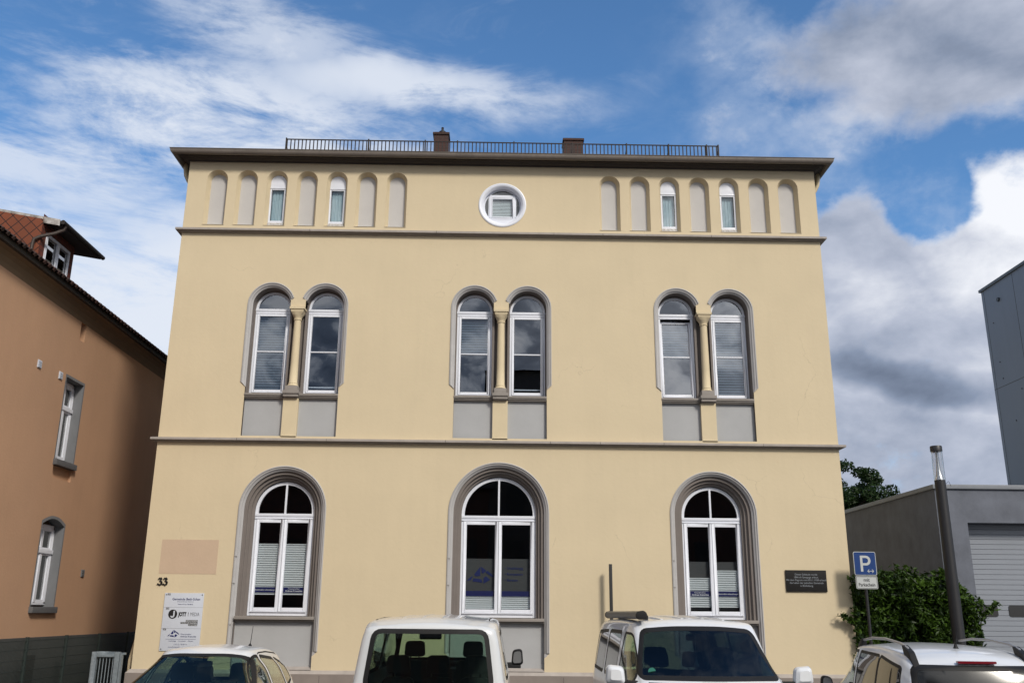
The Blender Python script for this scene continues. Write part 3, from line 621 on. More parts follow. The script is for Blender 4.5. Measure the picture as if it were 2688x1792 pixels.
# ---- ground windows
for gi, (c, r, fh, zs) in enumerate(GC):
    ri = r-.11
    def outl(off, low, zb=None):   # open path from the left foot over the arch to the right foot
        q = r-off; return [(c-q, low), (c-q, zs)]+arc(c, zs, q, 180, 0, 40)[1:-1]+[(c+q, zs), (c+q, low)]
    m = MB()
    prof = [(0, 0), (0, -.018), (.022, -.026), (.032, -.008), (.062, .0), (.072, .022), (.11, .05)]
    for (o0, d0), (o1, d1) in zip(prof, prof[1:]): m.strip([(p[0], d0, p[1]) for p in outl(o0, 1.10)], [(p[0], d1, p[1]) for p in outl(o1, 1.10)])
    for s in (-1, 1):  # pyramid stop
        m.poly([(c+s*r, 0, 1.10), (c+s*ri, .0, 1.0), (c+s*ri, .05, 1.10)]); m.poly([(c+s*r, 0, 1.10), (c+s*r, -.018, 1.10), (c+s*ri, .05, 1.10)])
    SUR = m.build('window_surround', 'arch', H, smooth=35)
    for zj in (3.0, 2.45, 1.62): MB().box(c-r+.004, c-r+.065, -.0275, -.01, zj-.0035, zj+.0035).build('surround_joint', 'sill', SUR, smooth=0)
    m = MB(); steps = r-.11-fh
    o1, o2 = .11+steps*.36, .11+steps*.70
    prof = [(.11, .05), (.11, .085), (.125, .095), (o1, .095), (o1, .145), (o1+.012, .16), (o2, .16), (o2, .205), (o2+.012, .22), (r-fh, .225), (r-fh, .30)]
    for (a0, d0), (a1, d1) in zip(prof, prof[1:]): m.strip([(p[0], d0, p[1]) for p in outl(a0, 1.78)], [(p[0], d1, p[1]) for p in outl(a1, 1.78)])
    for s in (-1, 1): m.poly([(c+s*ri, .0, 1.0), (c+s*ri, .16, 1.0), (c+s*ri, .16, 1.78), (c+s*ri, .0, 1.78)]); m.poly([(c+s*ri, .0, .7), (c+s*ri, .16, .7), (c+s*ri, .16, 1.0), (c+s*ri, .0, 1.0)])
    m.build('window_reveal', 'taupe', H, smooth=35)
    MB().box(c-ri, c+ri, .11, .16, .70, 1.70).build('apron_panel', 'grey', H, smooth=0)
    MB().poly([(c-ri, -.03, .742), (c+ri, -.03, .742), (c+ri, .112, .80), (c-ri, .112, .80)]).build('apron_ledge', 'ledge', H, smooth=0)
    si = MB(); si.box(c-ri+.002, c+ri-.002, -.035, .31, 1.725, 1.79); si.box(c-ri+.002, c+ri-.002, .02, .2, 1.69, 1.725); si.build('sill', 'sill', H, bevel=.008)
    d = .285; f = MB(); arch_head(f, c, zs-.02, fh, .065, 3.93, d, .06)
    f.box(c-.02, c+.02, d-.005, d+.04, 3.93, zs+fh-.06)
    f.box(c-fh, c+fh, d-.015, d+.06, 3.87, 3.93); f.box(c-fh, c+fh, d, d+.06, 3.83, 3.87); f.box(c-fh, c+fh, d-.02, d+.06, 3.815, 3.83)
    f.box(c-fh, c-fh+.06, d, d+.06, 1.80, 3.815); f.box(c+fh-.06, c+fh, d, d+.06, 1.80, 3.815); f.box(c-fh+.06, c+fh-.06, d, d+.06, 1.80, 1.885)
    fo = f.build('window', 'white', H, bevel=.004)
    MB().poly([(p[0], d+.03, p[1]) for p in [(c-fh+.06, 3.93), (c+fh-.06, 3.93)]+arc(c, zs-.02, fh-.06, 0, 180, 24)]).build('fanlight_pane', 'glassgr', fo, smooth=0)
    for s in (-1, 1):
        u0, u1 = (c-fh+.05, c-.004) if s < 0 else (c+.004, c+fh-.05)
        q = MB(); sash(q, u0, u1, 1.895, 3.805, .07, d-.018, .055); q.box(u0, u1, d-.035, d-.018, 1.875, 1.892); q.build('sash', 'white', fo, bevel=.004)
        a, b = u0+.07, u1-.07
        MB().poly([(a, d+.01, 1.965), (b, d+.01, 1.965), (b, d+.01, 3.735), (a, d+.01, 3.735)]).build('pane', 'glassgr', fo, smooth=0)
        mid = (a+b)/2; w_ = b-a; db = d+.055
        if gi == 0:
            pleats(a-.01, b+.01, 2.23, 3.27, db, 22, 'blind', fo); MB().box(a-.01, b+.01, db-.02, db-.016, 2.275, 2.385).build('printed_band', 'navy', fo, smooth=0)
            if s < 0: text('finanzmakler-schaumburg.de', .039, mid, 2.315, db-.022, 'letter', fo, bold=.0006)
            else: merge([text('Finanzmakler', .047, mid, 2.338, db-.022, 'letter', None), text('Andreas Kratschke', .047, mid, 2.292, db-.022, 'letter', None, bold=.0012)]).build('lettering', 'letter', fo, smooth=0)
        elif gi == 2:
            top = 2.64 if s < 0 else 2.80
            pleats(a-.01, b+.01, 2.05, top, db, 13 if s < 0 else 16, 'blind', fo); MB().box(a-.01, b+.01, db-.02, db-.016, 2.275, 2.385).build('printed_band', 'navy', fo, smooth=0)
            MB().box(a-.02, b+.02, db+.04, db+.045, 2.0, 3.0).build('inner_film', 'film', fo, smooth=0)
            if s > 0: text('finanzmakler-schaumburg.de', .039, mid, 2.315, db-.022, 'letter', fo, bold=.0006)
            else: merge([text('Finanzmakler', .047, mid, 2.338, db-.022, 'letter', None), text('Andreas Kratschke', .047, mid, 2.292, db-.022, 'letter', None, bold=.0012)]).build('lettering', 'letter', fo, smooth=0)
        else:
            pleats(a-.01, b+.01, 1.90, 2.24, db, 8, 'blind', fo); MB().box(a-.01, b+.01, db-.02, db-.016, 2.235, 2.345).build('printed_band', 'navy', fo, smooth=0)
            MB().box(a-.02, b+.02, db+.03, db+.035, 2.0, 3.02).build('inner_film', 'film', fo, smooth=0)
            if s < 0:
                lg = MB(); ox, oz, sc = mid-.30, 2.50, .60
                for poly in LOGO() if False else []: pass
                LOGO_AT = (ox, oz, sc, db, fo)
            else:
                merge([text('• '+t, .075, a+.07, 2.80-.125*i, db+.024, 'navy2', None, align='LEFT', bold=.001) for i, t in enumerate(('Unabhängig', 'Kompetent', 'Beraten'))]).build('lettering', 'navy2', fo, smooth=0)
# triangular emblem of cut facets
LOGO = [[(0, .0), (.13, .22), (.24, .30), (.20, .14)], [(.28, .34), (.45, .66), (.52, .30), (.50, .22), (.26, .26)], [(.50, .72), (.52, .42), (.60, .36), (.74, .52), (.55, .72)],
        [(.22, .03), (.24, .20), (.56, .16), (.56, -.05)], [(.66, .28), (.98, .22), (.93, .32), (.78, .46), (.70, .38)], [(.66, -.02), (.66, .20), (.88, .16)]]
LOGO = [[(0, .10), (.16, .30), (.24, .34), (.17, .17)], [(.50, .78), (.28, .42), (.34, .33), (.50, .36)], [(.53, .78), (.55, .50), (.60, .46), (.72, .60)], [(.22, .10), (.26, .24), (.54, .20), (.58, .04)], [(.62, .0), (.62, .26), (.70, .34), (.86, .18)], [(.68, .52), (.76, .60), (1., .34), (.94, .30)]]
ox, oz, sc, db, fo = LOGO_AT
lg = MB()
for p in LOGO: lg.prism([(ox+a*sc, oz+b*sc*.75) for a, b in p], db+.022, db+.026)
lg.build('emblem', 'navy2', fo, smooth=0)

# ---- house number
def stroke(m, pts, w, d0, d1):
    for a, b in zip(pts, pts[1:]):
        a = Vector(a); b = Vector(b); t = (b-a).normalized(); n = Vector((-t.y, t.x))*w/2; e = t*w*.3
        q = [a-e+n, a-e-n, b+e-n, b+e+n]; m.prism([tuple(v) for v in q], d0, d1)
HN = thing('house_number', 'black iron blackletter numerals 33 beside the pinkish patch on the cream wall', 'house number', (.445, 0, 2.4))
for u in (.345, .455):
    m = MB()
    q = lambda pts: [(u+a*.10, 2.40+b*.145) for a, b in pts]
    stroke(m, q([(.12, .80), (.36, .98), (.62, .80)]), .020, -.022, -.006); stroke(m, q([(.62, .98), (.80, .84), (.55, .60)]), .026, -.0215, -.0055)
    stroke(m, q([(.40, .56), (.62, .56)]), .016, -.023, -.007); stroke(m, q([(.62, .56), (.88, .38), (.84, .16), (.5, -.02)]), .030, -.0225, -.0065); stroke(m, q([(.5, .0), (.1, .16), (.02, .08)]), .020, -.0235, -.0075)
    m.build('digit', 'black', HN, smooth=0)
# ---- company board
SB = thing('company_sign', 'white board with three company entries on the cream wall above the small hatchback', 'sign', (.94, 0, 1.1))
MB().box(.53, 1.345, -.018, -.006, 1.09, 2.24).build('board', 'signwhite', SB, bevel=.002)
for u, z in ((.565, 2.205), (1.31, 2.205), (.565, 1.125), (1.31, 1.125)): m = MB(); m.prism(arc(u, z, .012, 0, 360, 12)[:-1], -.024, -.0185); m.build('screw', 'inkgrey', SB, smooth=0)
m = MB()
m.box(.53, 1.345, -.0192, -.0186, 1.95, 1.953); m.box(.53, 1.345, -.0192, -.0186, 1.53, 1.533)
m.build('divider_line', 'inkgrey', SB, smooth=0)
dd = -.0200
T_ = lambda *a, **k: text(*a, **k)
merge([T_('Gemeinde Beth-Schan', .066, .985, 2.095, dd, '', None, bold=.001, sx=.98), T_('Deutsche Spätregen-Mission e.V.', .026, .975, 2.058, dd, '', None), T_('Telefon 0 57 22 / 960 88 83', .028, .975, 2.003, dd, '', None, bold=.0005)]).build('lettering', 'navy', SB, smooth=0)
m = MB(); ci = arc(.735, 1.815, .093, 0, 360, 40)[:-1]
jh = [(.765, 1.90), (.765, 1.79)]+arc(.735, 1.79, .03, 0, -180, 10)+[(.69, 1.79)]+arc(.735, 1.79, .045, -180, 0, 10)[0:0]+arc(.735, 1.79, .012, 180, 360, 8)+[(.747, 1.79), (.747, 1.895)]
m.holes(ci, [[(.745, 1.885), (.745, 1.79), (.735, 1.775), (.715, 1.775), (.705, 1.79), (.685, 1.775), (.71, 1.745), (.75, 1.745), (.775, 1.78), (.775, 1.885)]], dd)
a = m
b = T_('JOTT', .105, .935, 1.78, dd, '', None, bold=.007, sx=.66); b2 = T_('!', .105, 1.055, 1.78, dd, '', None, bold=.003, sx=.7); b3 = T_('MEDIA', .105, 1.19, 1.78, dd, '', None, bold=-.0008, sx=.62)
m = MB(); m.box(1.02, 1.265, dd, dd+.0012, 1.665, 1.70); m.box(.915, 1.265, dd, dd+.0012, 1.625, 1.66); m.box(1.075, 1.265, dd, dd+.0012, 1.585, 1.62)
merge([a, b, b2, b3, m]).build('lettering', 'ink', SB, smooth=0)
merge([T_('DESIGN & UMSETZUNG', .022, 1.142, 1.675, dd-.001, '', None, bold=.0006), T_('VON PRINT- UND ONLINEMEDIEN', .022, 1.09, 1.635, dd-.001, '', None, bold=.0006, sx=.95), T_('WWW.JOTT.MEDIA', .022, 1.17, 1.595, dd-.001, '', None, bold=.0006)]).build('lettering', 'letter', SB, smooth=0)
for u, z in ((.585, 2.195), (.585, 1.91), (.565, 1.495)): m = MB(); m.box(u, u+.065, dd-.0002, dd+.001, z-.0, z+.035); m.build('floor_tag', 'inkgrey', SB, smooth=0)
merge([T_(t, .028, u+.032, z+.008, dd-.0012, '', None) for t, u, z in (('1.OG', .585, 2.195), ('1.OG', .585, 1.91), ('EG', .565, 1.495))]).build('lettering', 'letter', SB, smooth=0)
m = MB()
for p in LOGO: m.poly([(.665+a*.25, dd, 1.355+b*.19) for a, b in p])
m.box(.64, 1.265, dd, dd+.001, 1.318, 1.323)
merge([m, T_('Finanzmakler', .042, .94, 1.405, dd, '', None, align='LEFT'), T_('Andreas Kratschke', .042, .94, 1.36, dd, '', None, align='LEFT', bold=.0006), T_('- Unabhängig   - Kompetent   - Beraten', .033, .95, 1.275, dd, '', None), T_('0 57 22 / 90 84 15', .036, .955, 1.205, dd, '', None), T_('www.finanzmakler-schaumburg.de', .036, .955, 1.155, dd, '', None)]).build('lettering', 'navy', SB, smooth=0)
# ---- memorial plaque
PQ = thing('memorial_plaque', 'black stone plaque with five engraved lines near the right edge of the cream facade', 'plaque', (14.04, 0, 2.6))
MB().box(13.605, 14.475, -.035, -.005, 2.385, 2.825).build('slab', 'granite', PQ, bevel=.004)
merge([T_(t, .052, 14.04, 2.72-.058*i, -.0362, '', None, sx=.98, bold=.0002) for i, t in enumerate(('Dieses Gebäude wurde', '1866 als Synagoge erbaut.', 'Mit dem Pogrom vom 09.11.1938 erlosch', 'das Leben der jüdischen Gemeinde', 'in Bückeburg.'))]).build('lettering', 'engrave', PQ, smooth=0)

# ================================================================== left neighbour
NX = -2.5
TN = lambda u, d, z: (NX-d, u, z)
NH = thing('neighbour_house', 'orange-brown rendered house with dark tiled roof and red shingled dormer at the left edge', 'house', (NX-5, 0, 0))
w1 = [(.68, 5.13), (1.60, 5.13), (1.60, 7.03), (.68, 7.03)]
w2o = [(.56, 1.94), (1.62, 1.94), (1.62, 3.70)]+[(1.62-1.06*k/8, 3.70+.14*sin(pi*k/8)) for k in range(1, 8)]+[(.56, 3.70)]
nicho = [(1.03, 8.02), (1.30, 8.02), (1.30, 8.46), (1.03, 8.46)]
apr = [(.66, 4.72), (1.60, 4.72), (1.60, 5.03), (.66, 5.03)]
m = MB(TN); m.holes([(-14, 1.31), (9.5, 1.31), (9.5, 8.62), (-14, 8.62)], [w1, w2o, nicho, apr], 0)
m.poly([(9.5, 0, 0), (9.5, 12, 0), (9.5, 12, 8.6), (9.5, 0, 8.6)]); m.poly([(-14, 0, 0), (-14, 12, 0), (-14, 12, 8.6), (-14, 0, 8.6)]); m.poly([(-14, 12, 0), (9.5, 12, 0), (9.5, 12, 8.6), (-14, 12, 8.6)])
m.strip([(p[0], 0, p[1]) for p in nicho], [(p[0], .14, p[1]) for p in nicho], closed=True); m.poly([(p[0], .14, p[1]) for p in nicho])
m.strip([(p[0], 0, p[1]) for p in apr], [(p[0], .06, p[1]) for p in apr], closed=True); m.poly([(p[0], .06, p[1]) for p in apr])
m.build('wall', 'orange', NH, smooth=0)
m = MB(TN); m.box(-14, 9.5, -.035, .3, GZ, 1.31); m.build('plinth', 'nplinth', NH, bevel=.02)
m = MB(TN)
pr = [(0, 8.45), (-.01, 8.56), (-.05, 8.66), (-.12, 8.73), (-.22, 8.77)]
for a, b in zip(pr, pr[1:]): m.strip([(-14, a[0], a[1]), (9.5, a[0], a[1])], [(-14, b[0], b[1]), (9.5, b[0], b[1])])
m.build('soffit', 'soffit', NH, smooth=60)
m = MB(TN); m.box(-14, 9.6, -.30, -.18, 8.77, 8.90); 
m.build('fascia', 'dark', NH, smooth=0)
m = MB(TN); sl_ = .56; zz = lambda d: 8.93+sl_*(d+.36)
m.poly([(-14.2, -.36, zz(-.36)), (9.7, -.36, zz(-.36)), (9.7, 7, zz(7)), (-14.2, 7, zz(7))]); m.poly([(-14.2, -.36, zz(-.36)-.07), (9.7, -.36, zz(-.36)-.07), (9.7, 7, zz(7)-.07), (-14.2, 7, zz(7)-.07)])
m.poly([(-14.2, 7, zz(7)), (9.7, 7, zz(7)), (9.7, 13, zz(2)), (-14.2, 13, zz(2))])
k = -14.2
while k < 9.7:  # rounded tile noses along the eave
    m.tube([(k+.1, -.37, zz(-.37)-.03), (k+.1, .1, zz(.1)-.01)], .05, 7); k += .22
NR_ = m.build('roof', 'ntile', NH)
m = MB(TN); m.poly([(9.5, 0, 8.6), (9.5, 12, 8.6), (9.5, 7, zz(7)-.1)]); m.poly([(-14, 0, 8.6), (-14, 12, 8.6), (-14, 7, zz(7)-.1)]); m.build('gable', 'orange', NH, smooth=0)
def nwin(outline, u0, u1, z0, z1, arched):
    m = MB(TN); m.strip([(p[0], -.004, p[1]) for p in outline], [(p[0], .26, p[1]) for p in outline], closed=True)
    # painted band round the opening
    big = []
    cu, cz = (u0+u1)/2, (z0+z1)/2
    for p in outline: big.append((p[0]+(.05 if p[0] > cu else -.05), p[1]+(.06 if p[1] > cz else 0)))
    m.strip([(p[0], -.004, p[1]) for p in big], [(p[0], -.004, p[1]) for p in outline], closed=True)
    m.build('window_reveal', 'ngrey', NH, smooth=0)
    f = MB(TN); d = .20; zt = z0+(z1-z0)*.66; zi = z1-.02
    f.box(u0, u0+.07, d, d+.07, z0+.06, zi); f.box(u1-.07, u1, d, d+.07, z0+.06, zi); f.box(u0, u1, d, d+.07, z0+.04, z0+.11)
    f.box(u0, u1, d, d+.07, zi-.10, zi); f.box(u0, u1, d-.03, d+.07, zt-.04, zt+.05)
    cm_ = (u0+u1)/2; f.box(cm_-.045, cm_+.045, d-.01, d+.07, z0+.1, zt-.04); 
    fo = f.build('window', 'white', NH, bevel=.006)
    for s in (-1, 1):
        a, b = (u0+.07, cm_-.045) if s < 0 else (cm_+.045, u1-.07); q = MB(TN); sash(q, a, b, z0+.11, zt-.04, .045, d+.005, .04); q.build('sash', 'white', fo, smooth=0)
    q = MB(TN); sash(q, u0+.07, cm_, zt+.05, zi-.10, .04, d+.005, .04); sash(q, cm_, u1-.07, zt+.05, zi-.10, .04, d+.005, .04); q.build('fanlight_sash', 'white', fo, smooth=0)
    q = MB(TN); q.poly([(u0+.05, d+.04, z0+.1), (u1-.05, d+.04, z0+.1), (u1-.05, d+.04, zi-.05), (u0+.05, d+.04, zi-.05)]); q.build('pane', 'glassn', fo, smooth=0)
    q = MB(TN); q.strip([(u0+.05+.02*k, d+.10+.012*sin(k), z0+.1) for k in range(int((u1-u0-.1)/.02)+1)], [(u0+.05+.02*k, d+.10+.012*sin(k), zi) for k in range(int((u1-u0-.1)/.02)+1)]); q.build('curtain', 'film', fo, smooth=0)
    s = MB(TN); s.box(u0-.07, u1+.05, -.09, .26, z0-.13, z0); s.build('sill', 'ledgedark', NH, bevel=.01)
nwin(w1, .68, 1.60, 5.13, 7.03, False); nwin(w2o, .56, 1.62, 1.94, 3.74, True)
for u, z in ((-.66, 7.0), (.36, 7.0), (2.9, 2.75)):
    m = MB(TN); m.box(u-.08, u+.08, -.02, -.001, z-.11, z+.06)
    for q in range(4): m.box(u-.065, u+.065, -.032, -.02, z-.095+q*.038, z-.075+q*.038)
    m.build('wall_vent', 'signwhite' if z > 5 else 'ngrey', NH, smooth=0)
m = MB(TN); m.prism(rrect(.45, 1.0, .35, .95, .02), -.05, -.036); m.build('cellar_vent', 'dark', NH, smooth=0)
# dormer
D = MB(TN); dx = .72
a0, a1 = -.08, 1.62
D.poly([(a0, dx, 9.35), (a0, dx, 10.62), (a0, 4.6, 11.3), (a0, 4.6, 10.9), (a0, 2.0, 10.1)], 0)
D.poly([(a1, dx, 9.35), (a1, dx, 10.62), (a1, 4.6, 11.3), (a1, 4.6, 10.9)], 0)
D.holes([(a0, 9.3), (a1, 9.3), (a1, 10.75), (a0, 10.75)], [[(.17, 9.62), (1.40, 9.62), (1.40, 10.36), (.17, 10.36)]], dx, 1)
DM = D.build('dormer', ['scale', 'scaley'], NH, smooth=0)
f = MB(TN); d = dx-.02
sash(f, .17, 1.40, 9.60, 10.37, .045, d, .05); f.box(.755, .815, d-.005, d+.05, 9.645, 10.325); sash(f, .215, .757, 9.645, 10.325, .025, d-.008, .035); sash(f, .813, 1.355, 9.645, 10.325, .025, d-.008, .035)
f.build('dormer_window', 'white', DM, smooth=0)
f = MB(TN); f.poly([(.2, dx+.02, 9.65), (1.37, dx+.02, 9.65), (1.37, dx+.02, 10.33), (.2, dx+.02, 10.33)]); f.build('pane', 'dormerglass', DM, smooth=0)
f = MB(TN); f.poly([(.1, dx+.5, 9.5), (1.5, dx+.5, 9.5), (1.5, dx+.5, 10.5), (.1, dx+.5, 10.5)]); f.build('dormer_room', 'interior', DM, smooth=0)
f = MB(TN); zz2 = lambda d: 10.60+.17*(d-.3)
v0, v1 = .06, 2.2
v0 = -.02
f.poly([(v0, .30, zz2(.3)), (v1, .30, zz2(.3)), (v1, 5, zz2(5)), (v0, 5, zz2(5))], 0)
f.poly([(v0, .30, zz2(.3)-.10), (v1, .30, zz2(.3)-.10), (v1, 5, zz2(5)-.10), (v0, 5, zz2(5)-.10)], 1)
f.poly([(v0, .30, zz2(.3)-.10), (v1, .30, zz2(.3)-.10), (v1, .30, zz2(.3)), (v0, .30, zz2(.3))], 1)
f.build('dormer_roof', ['dark', 'dark'], DM, smooth=0)
f = MB(TN); f.poly([(v0-.02, .34, zz2(.34)-.14), (v0-.02, 5, zz2(5)-.14), (v0-.02, 5, zz2(5)+.015), (v0-.02, .34, zz2(.34)+.015)]); f.poly([(v0-.045, .34, zz2(.34)-.14), (v0-.045, 5, zz2(5)-.14), (v0-.045, 5, zz2(5)+.015), (v0-.045, .34, zz2(.34)+.015)])
f.poly([(v0-.02, .34, zz2(.34)-.14), (v0-.045, .34, zz2(.34)-.14), (v0-.045, .34, zz2(.34)+.015), (v0-.02, .34, zz2(.34)+.015)])
f.build('verge_board', 'peel', DM, smooth=0)
f = MB(TN); f.tube([(v0-.03, .27, 10.56), (v1+.06, .27, 10.56)], .055, 10); f.build('dormer_gutter', 'dark', DM)
f = MB(TN); f.tube([(.10, .27, 10.52), (.10, .30, 10.42), (.02, .45, 10.30), (-.12, .72, 10.16), (-.16, .82, 10.08), (-.16, .84, 9.95), (-.16, .84, 9.50)], .04, 10); f.build('dormer_downpipe', 'brownpipe', DM)

# ================================================================== fence and gate at the left
FX = -2.05
FN = thing('mesh_fence', 'dark green wire mesh fence along the foot of the orange-brown house', 'fence', (FX, 2, 0))
for y in (-3.9, -2.1, -.3, 1.5, 3.3, 5.1, 6.9):
    m = MB(); m.box(FX-.03, FX+.03, y-.02, y+.02, GZ, 1.33); m.box(FX-.034, FX+.034, y-.024, y+.024, 1.33, 1.345); m.build('fence_post', 'fgreen', FN, smooth=0)
m = MB()
for z in (.1, .3, .5, .7, .9, 1.1, 1.27): m.box(FX-.006, FX+.006, -3.9, 6.9, z, z+.008)
y = -3.9
while y < 6.9: m.box(FX-.0035, FX+.0035, y, y+.004, .05, 1.29); y += .05
m.build('wire_mesh', 'fgreen', FN, smooth=0)
GT = thing('steel_gate', 'galvanised steel gate with vertical bars between the fence and the cream house corner', 'gate', (-.6, -.3, 0))
m = MB(); gx0, gx1, gy = -.70, -.14, -.3
m.box(gx0, gx0+.10, gy-.04, gy+.04, GZ, 1.075); m.box(gx1-.10, gx1, gy-.04, gy+.04, GZ, 1.075); m.box(gx0+.10, gx1-.10, gy-.04, gy+.04, .975, 1.075); m.box(gx0+.10, gx1-.10, gy-.035, gy+.035, .05, .12)
m.build('gate_frame', 'galv', GT, bevel=.006)
for x in (-.535, -.47, -.405, -.34, -.275): MB().tube([(x, gy, .10), (x, gy, .98)], .009, 8).build('gate_bar', 'galv', GT)
m = MB(); m.box(gx1, .0-.04, gy+.0, gy+.05, 1.02, 1.06); m.box(gx1+.012, gx1+.05, gy-.045, gy+.045, GZ, 1.06); m.build('wall_bracket', 'galv', GT, smooth=0)

# ================================================================== right side buildings
TG = lambda u, d, z: (u, d, z)
GB = thing('garage_building', 'low grey rendered garage with a ribbed sectional door right of the cream house', 'garage', (20, 4, 0))
X0, Y0, ZG = 17.5, 1.0, 4.72
m = MB(); m.holes([(X0, GZ), (26, GZ), (26, ZG), (X0, ZG)], [[(18.17, GZ), (22.3, GZ), (22.3, 3.96), (18.17, 3.96)]], Y0)
m.poly([(X0, Y0, GZ), (X0, 14, GZ), (X0, 14, ZG), (X0, Y0, ZG)]); m.poly([(26, Y0, GZ), (26, 14, GZ), (26, 14, ZG), (26, Y0, ZG)]); m.poly([(X0, 14, GZ), (26, 14, GZ), (26, 14, ZG), (X0, 14, ZG)])
m.strip([(18.17, Y0, GZ), (18.17, Y0, 3.96), (22.3, Y0, 3.96), (22.3, Y0, GZ)], [(18.17, Y0+.4, GZ), (18.17, Y0+.4, 3.96), (22.3, Y0+.4, 3.96), (22.3, Y0+.4, GZ)])
m.build('wall', 'garage', GB, smooth=0)
m = MB(); m.box(X0-.05, 26.05, Y0-.05, 14.05, ZG, ZG+.10); m.build('roof', 'garagecap', GB, bevel=.01)
m = MB(); yd = Y0+.34
z = GZ+.02; k = 0
while z < 3.95:
    z1 = min(z+.112, 3.955); m.poly([(18.17, yd, z+.006), (22.3, yd, z+.006), (22.3, yd, z1-.006), (18.17, yd, z1-.006)])
    m.strip([(18.17, yd, z1-.006), (22.3, yd, z1-.006)], [(18.17, yd+.016, z1+.001), (22.3, yd+.016, z1+.001)]); m.strip([(18.17, yd+.016, z1+.001), (22.3, yd+.016, z1+.001)], [(18.17, yd, z1+.006), (22.3, yd, z1+.006)])
    z = z1
GD = m.build('garage_door', 'door', GB, smooth=0)
for u in (18.20, 19.0, 19.8, 20.6, 21.4):
    m = MB(); m.prism(rrect(u+.03, u+.58, 1.91, 2.16, .05), yd-.012, yd-.002); m.build('door_window', 'black', GD)
TW = thing('clad_tower', 'tall blue-grey panel clad block rising behind the garage at the right edge', 'building', (27, 4, 0))
XT = 22.0
m = MB(); m.box(XT, 32, 1.6, 6.0, GZ, 11.30); m.build('wall', 'panel', TW, smooth=0)
m = MB()
for y in (5.86, 4.28, 2.7): m.box(XT-.003, XT+.02, y-.007, y+.007, 4, 11.3)
m.box(XT-.004, XT+.02, 1.6, 6.0, 8.275, 8.290)
m.build('panel_joint', 'black', TW, smooth=0)
m = MB(); m.box(XT-.05, 32.05, 1.55, 6.05, 11.30, 11.38); m.build('roof_edge', 'panelcap', TW, smooth=0)
m = MB(); m.tube([(XT+.02, 5.11, 10.78), (XT-.04, 5.11, 10.78)], .06, 16); m.build('vent_hole', 'black', TW)
for y, z in ((5.55, 10.2), (5.5, 9.0), (5.45, 8.5), (5.1, 7.2), (4.9, 6.1), (4.6, 8.0)): m = MB(); m.tube([(XT, y, z), (XT-.01, y, z)], .02, 8); m.build('panel_bolt', 'dark', TW)

# ================================================================== foliage
def leaves(name, m_, parent, pts, size, shiny=0, seed=1, up=.5):
    rg = np.random.default_rng(seed); n = len(pts); P = np.array(pts)
    nrm = rg.normal(size=(n, 3)); nrm[:, 2] += up; nrm /= np.linalg.norm(nrm, axis=1)[:, None]
    a = np.cross(nrm, rg.normal(size=(n, 3))); a /= np.linalg.norm(a, axis=1)[:, None]; b = np.cross(nrm, a)
    L_ = size*(.45+1.05*rg.random(n))[:, None]; Wd = L_*.42
    v = np.stack([P-a*L_*.5, P+b*Wd*.5-nrm*L_*.08, P+a*L_*.5-nrm*L_*.12, P-b*Wd*.5-nrm*L_*.08, P+nrm*L_*.03], 1).reshape(-1, 3)
    o0 = origin(parent); v -= np.array(o0)
    i = np.arange(n)[:, None]*5
    f = np.concatenate([i+np.array([[0, 1, 4]]), i+np.array([[1, 2, 4]]), i+np.array([[2, 3, 4]]), i+np.array([[3, 0, 4]])], 0)
    me = bpy.data.meshes.new(name); me.from_pydata(v.tolist(), [], f.tolist()); me.materials.append(K[m_]); me.update()
    o = bpy.data.objects.new(name, me); COL.objects.link(o)
    if parent: o.parent = parent
    return o
def clumps(centres, per, rg):
    out = []
    for c, r in centres:
        k = int(per*(r[0]*r[1]*r[2])**.5 if not isinstance(r, float) else per)
        d = rg.normal(size=(k, 3)); d /= np.linalg.norm(d, axis=1)[:, None]; rad = rg.random(k)[:, None]**.35
        out.append(np.array(c)+d*rad*np.array(r))
    return np.concatenate(out)
rg = np.random.default_rng(11)
HG = thing('laurel_hedge', 'dense green laurel shrub between the cream house and the garage, behind the parking sign', 'shrub', (16.4, .5, 0))
prof = [(14.75, 1.9), (15.1, 2.3), (15.4, 2.75), (15.9, 2.78), (16.3, 2.85), (16.8, 2.7), (17.2, 2.75), (17.6, 2.4), (17.9, 1.8), (18.05, 1.2)]
cs = []
for k in range(420):
    x = 15.05+rg.random()*2.68; top = np.interp(x, [p[0] for p in prof], [p[1] for p in prof]); r = .14+.16*rg.random()
    z = GZ+.1+rg.random()**.8*(top-r*.6-GZ-.1); y = .02+rg.random()*.7
    cs.append(((x, y, z), (r, r*.8, r)))
for k in range(26):   # shoots sticking out
    x = 15.1+rg.random()*2.7; top = np.interp(x, [p[0] for p in prof], [p[1] for p in prof]); cs.append(((x, .3+.3*rg.random(), top+.02), (.06, .05, .16)))
for k in range(7): cs.append(((14.98-.05*k, -.12-.05*rg.random(), 1.74+.03*k+.04*rg.random()), (.07, .05, .06)))
for k in range(10): cs.append(((14.98+.05*rg.random(), -.1, 1.3+.15*k+.04*rg.random()), (.09, .07, .08)))
for k in range(5): cs.append(((17.78+.075*k, -.0, 1.95+.05*k), (.08, .05, .07)))
pts = clumps(cs, 760, rg)
leaves('foliage', 'leaf', HG, pts, .13, seed=3, up=.9)
m = MB()
for k in range(14): x = 15.2+k*.2; m.tube([(x, .35, GZ), (x+.1*R.uniform(-1, 1), .4, 1.0), (x+.2*R.uniform(-1, 1), .35, 2.2)], [.03, .02, .008], 6)
m.build('stem', 'bark', HG)
TR = thing('leafy_tree', 'dark green broadleaf tree showing above the grey garage roof', 'tree', (24.2, 25, 0))
m = MB(); m.tube([(24.2, 25, GZ), (24.25, 25, 2), (24.1, 25, 4.5), (24.2, 25, 6.5)], [.35, .28, .2, .08], 10)
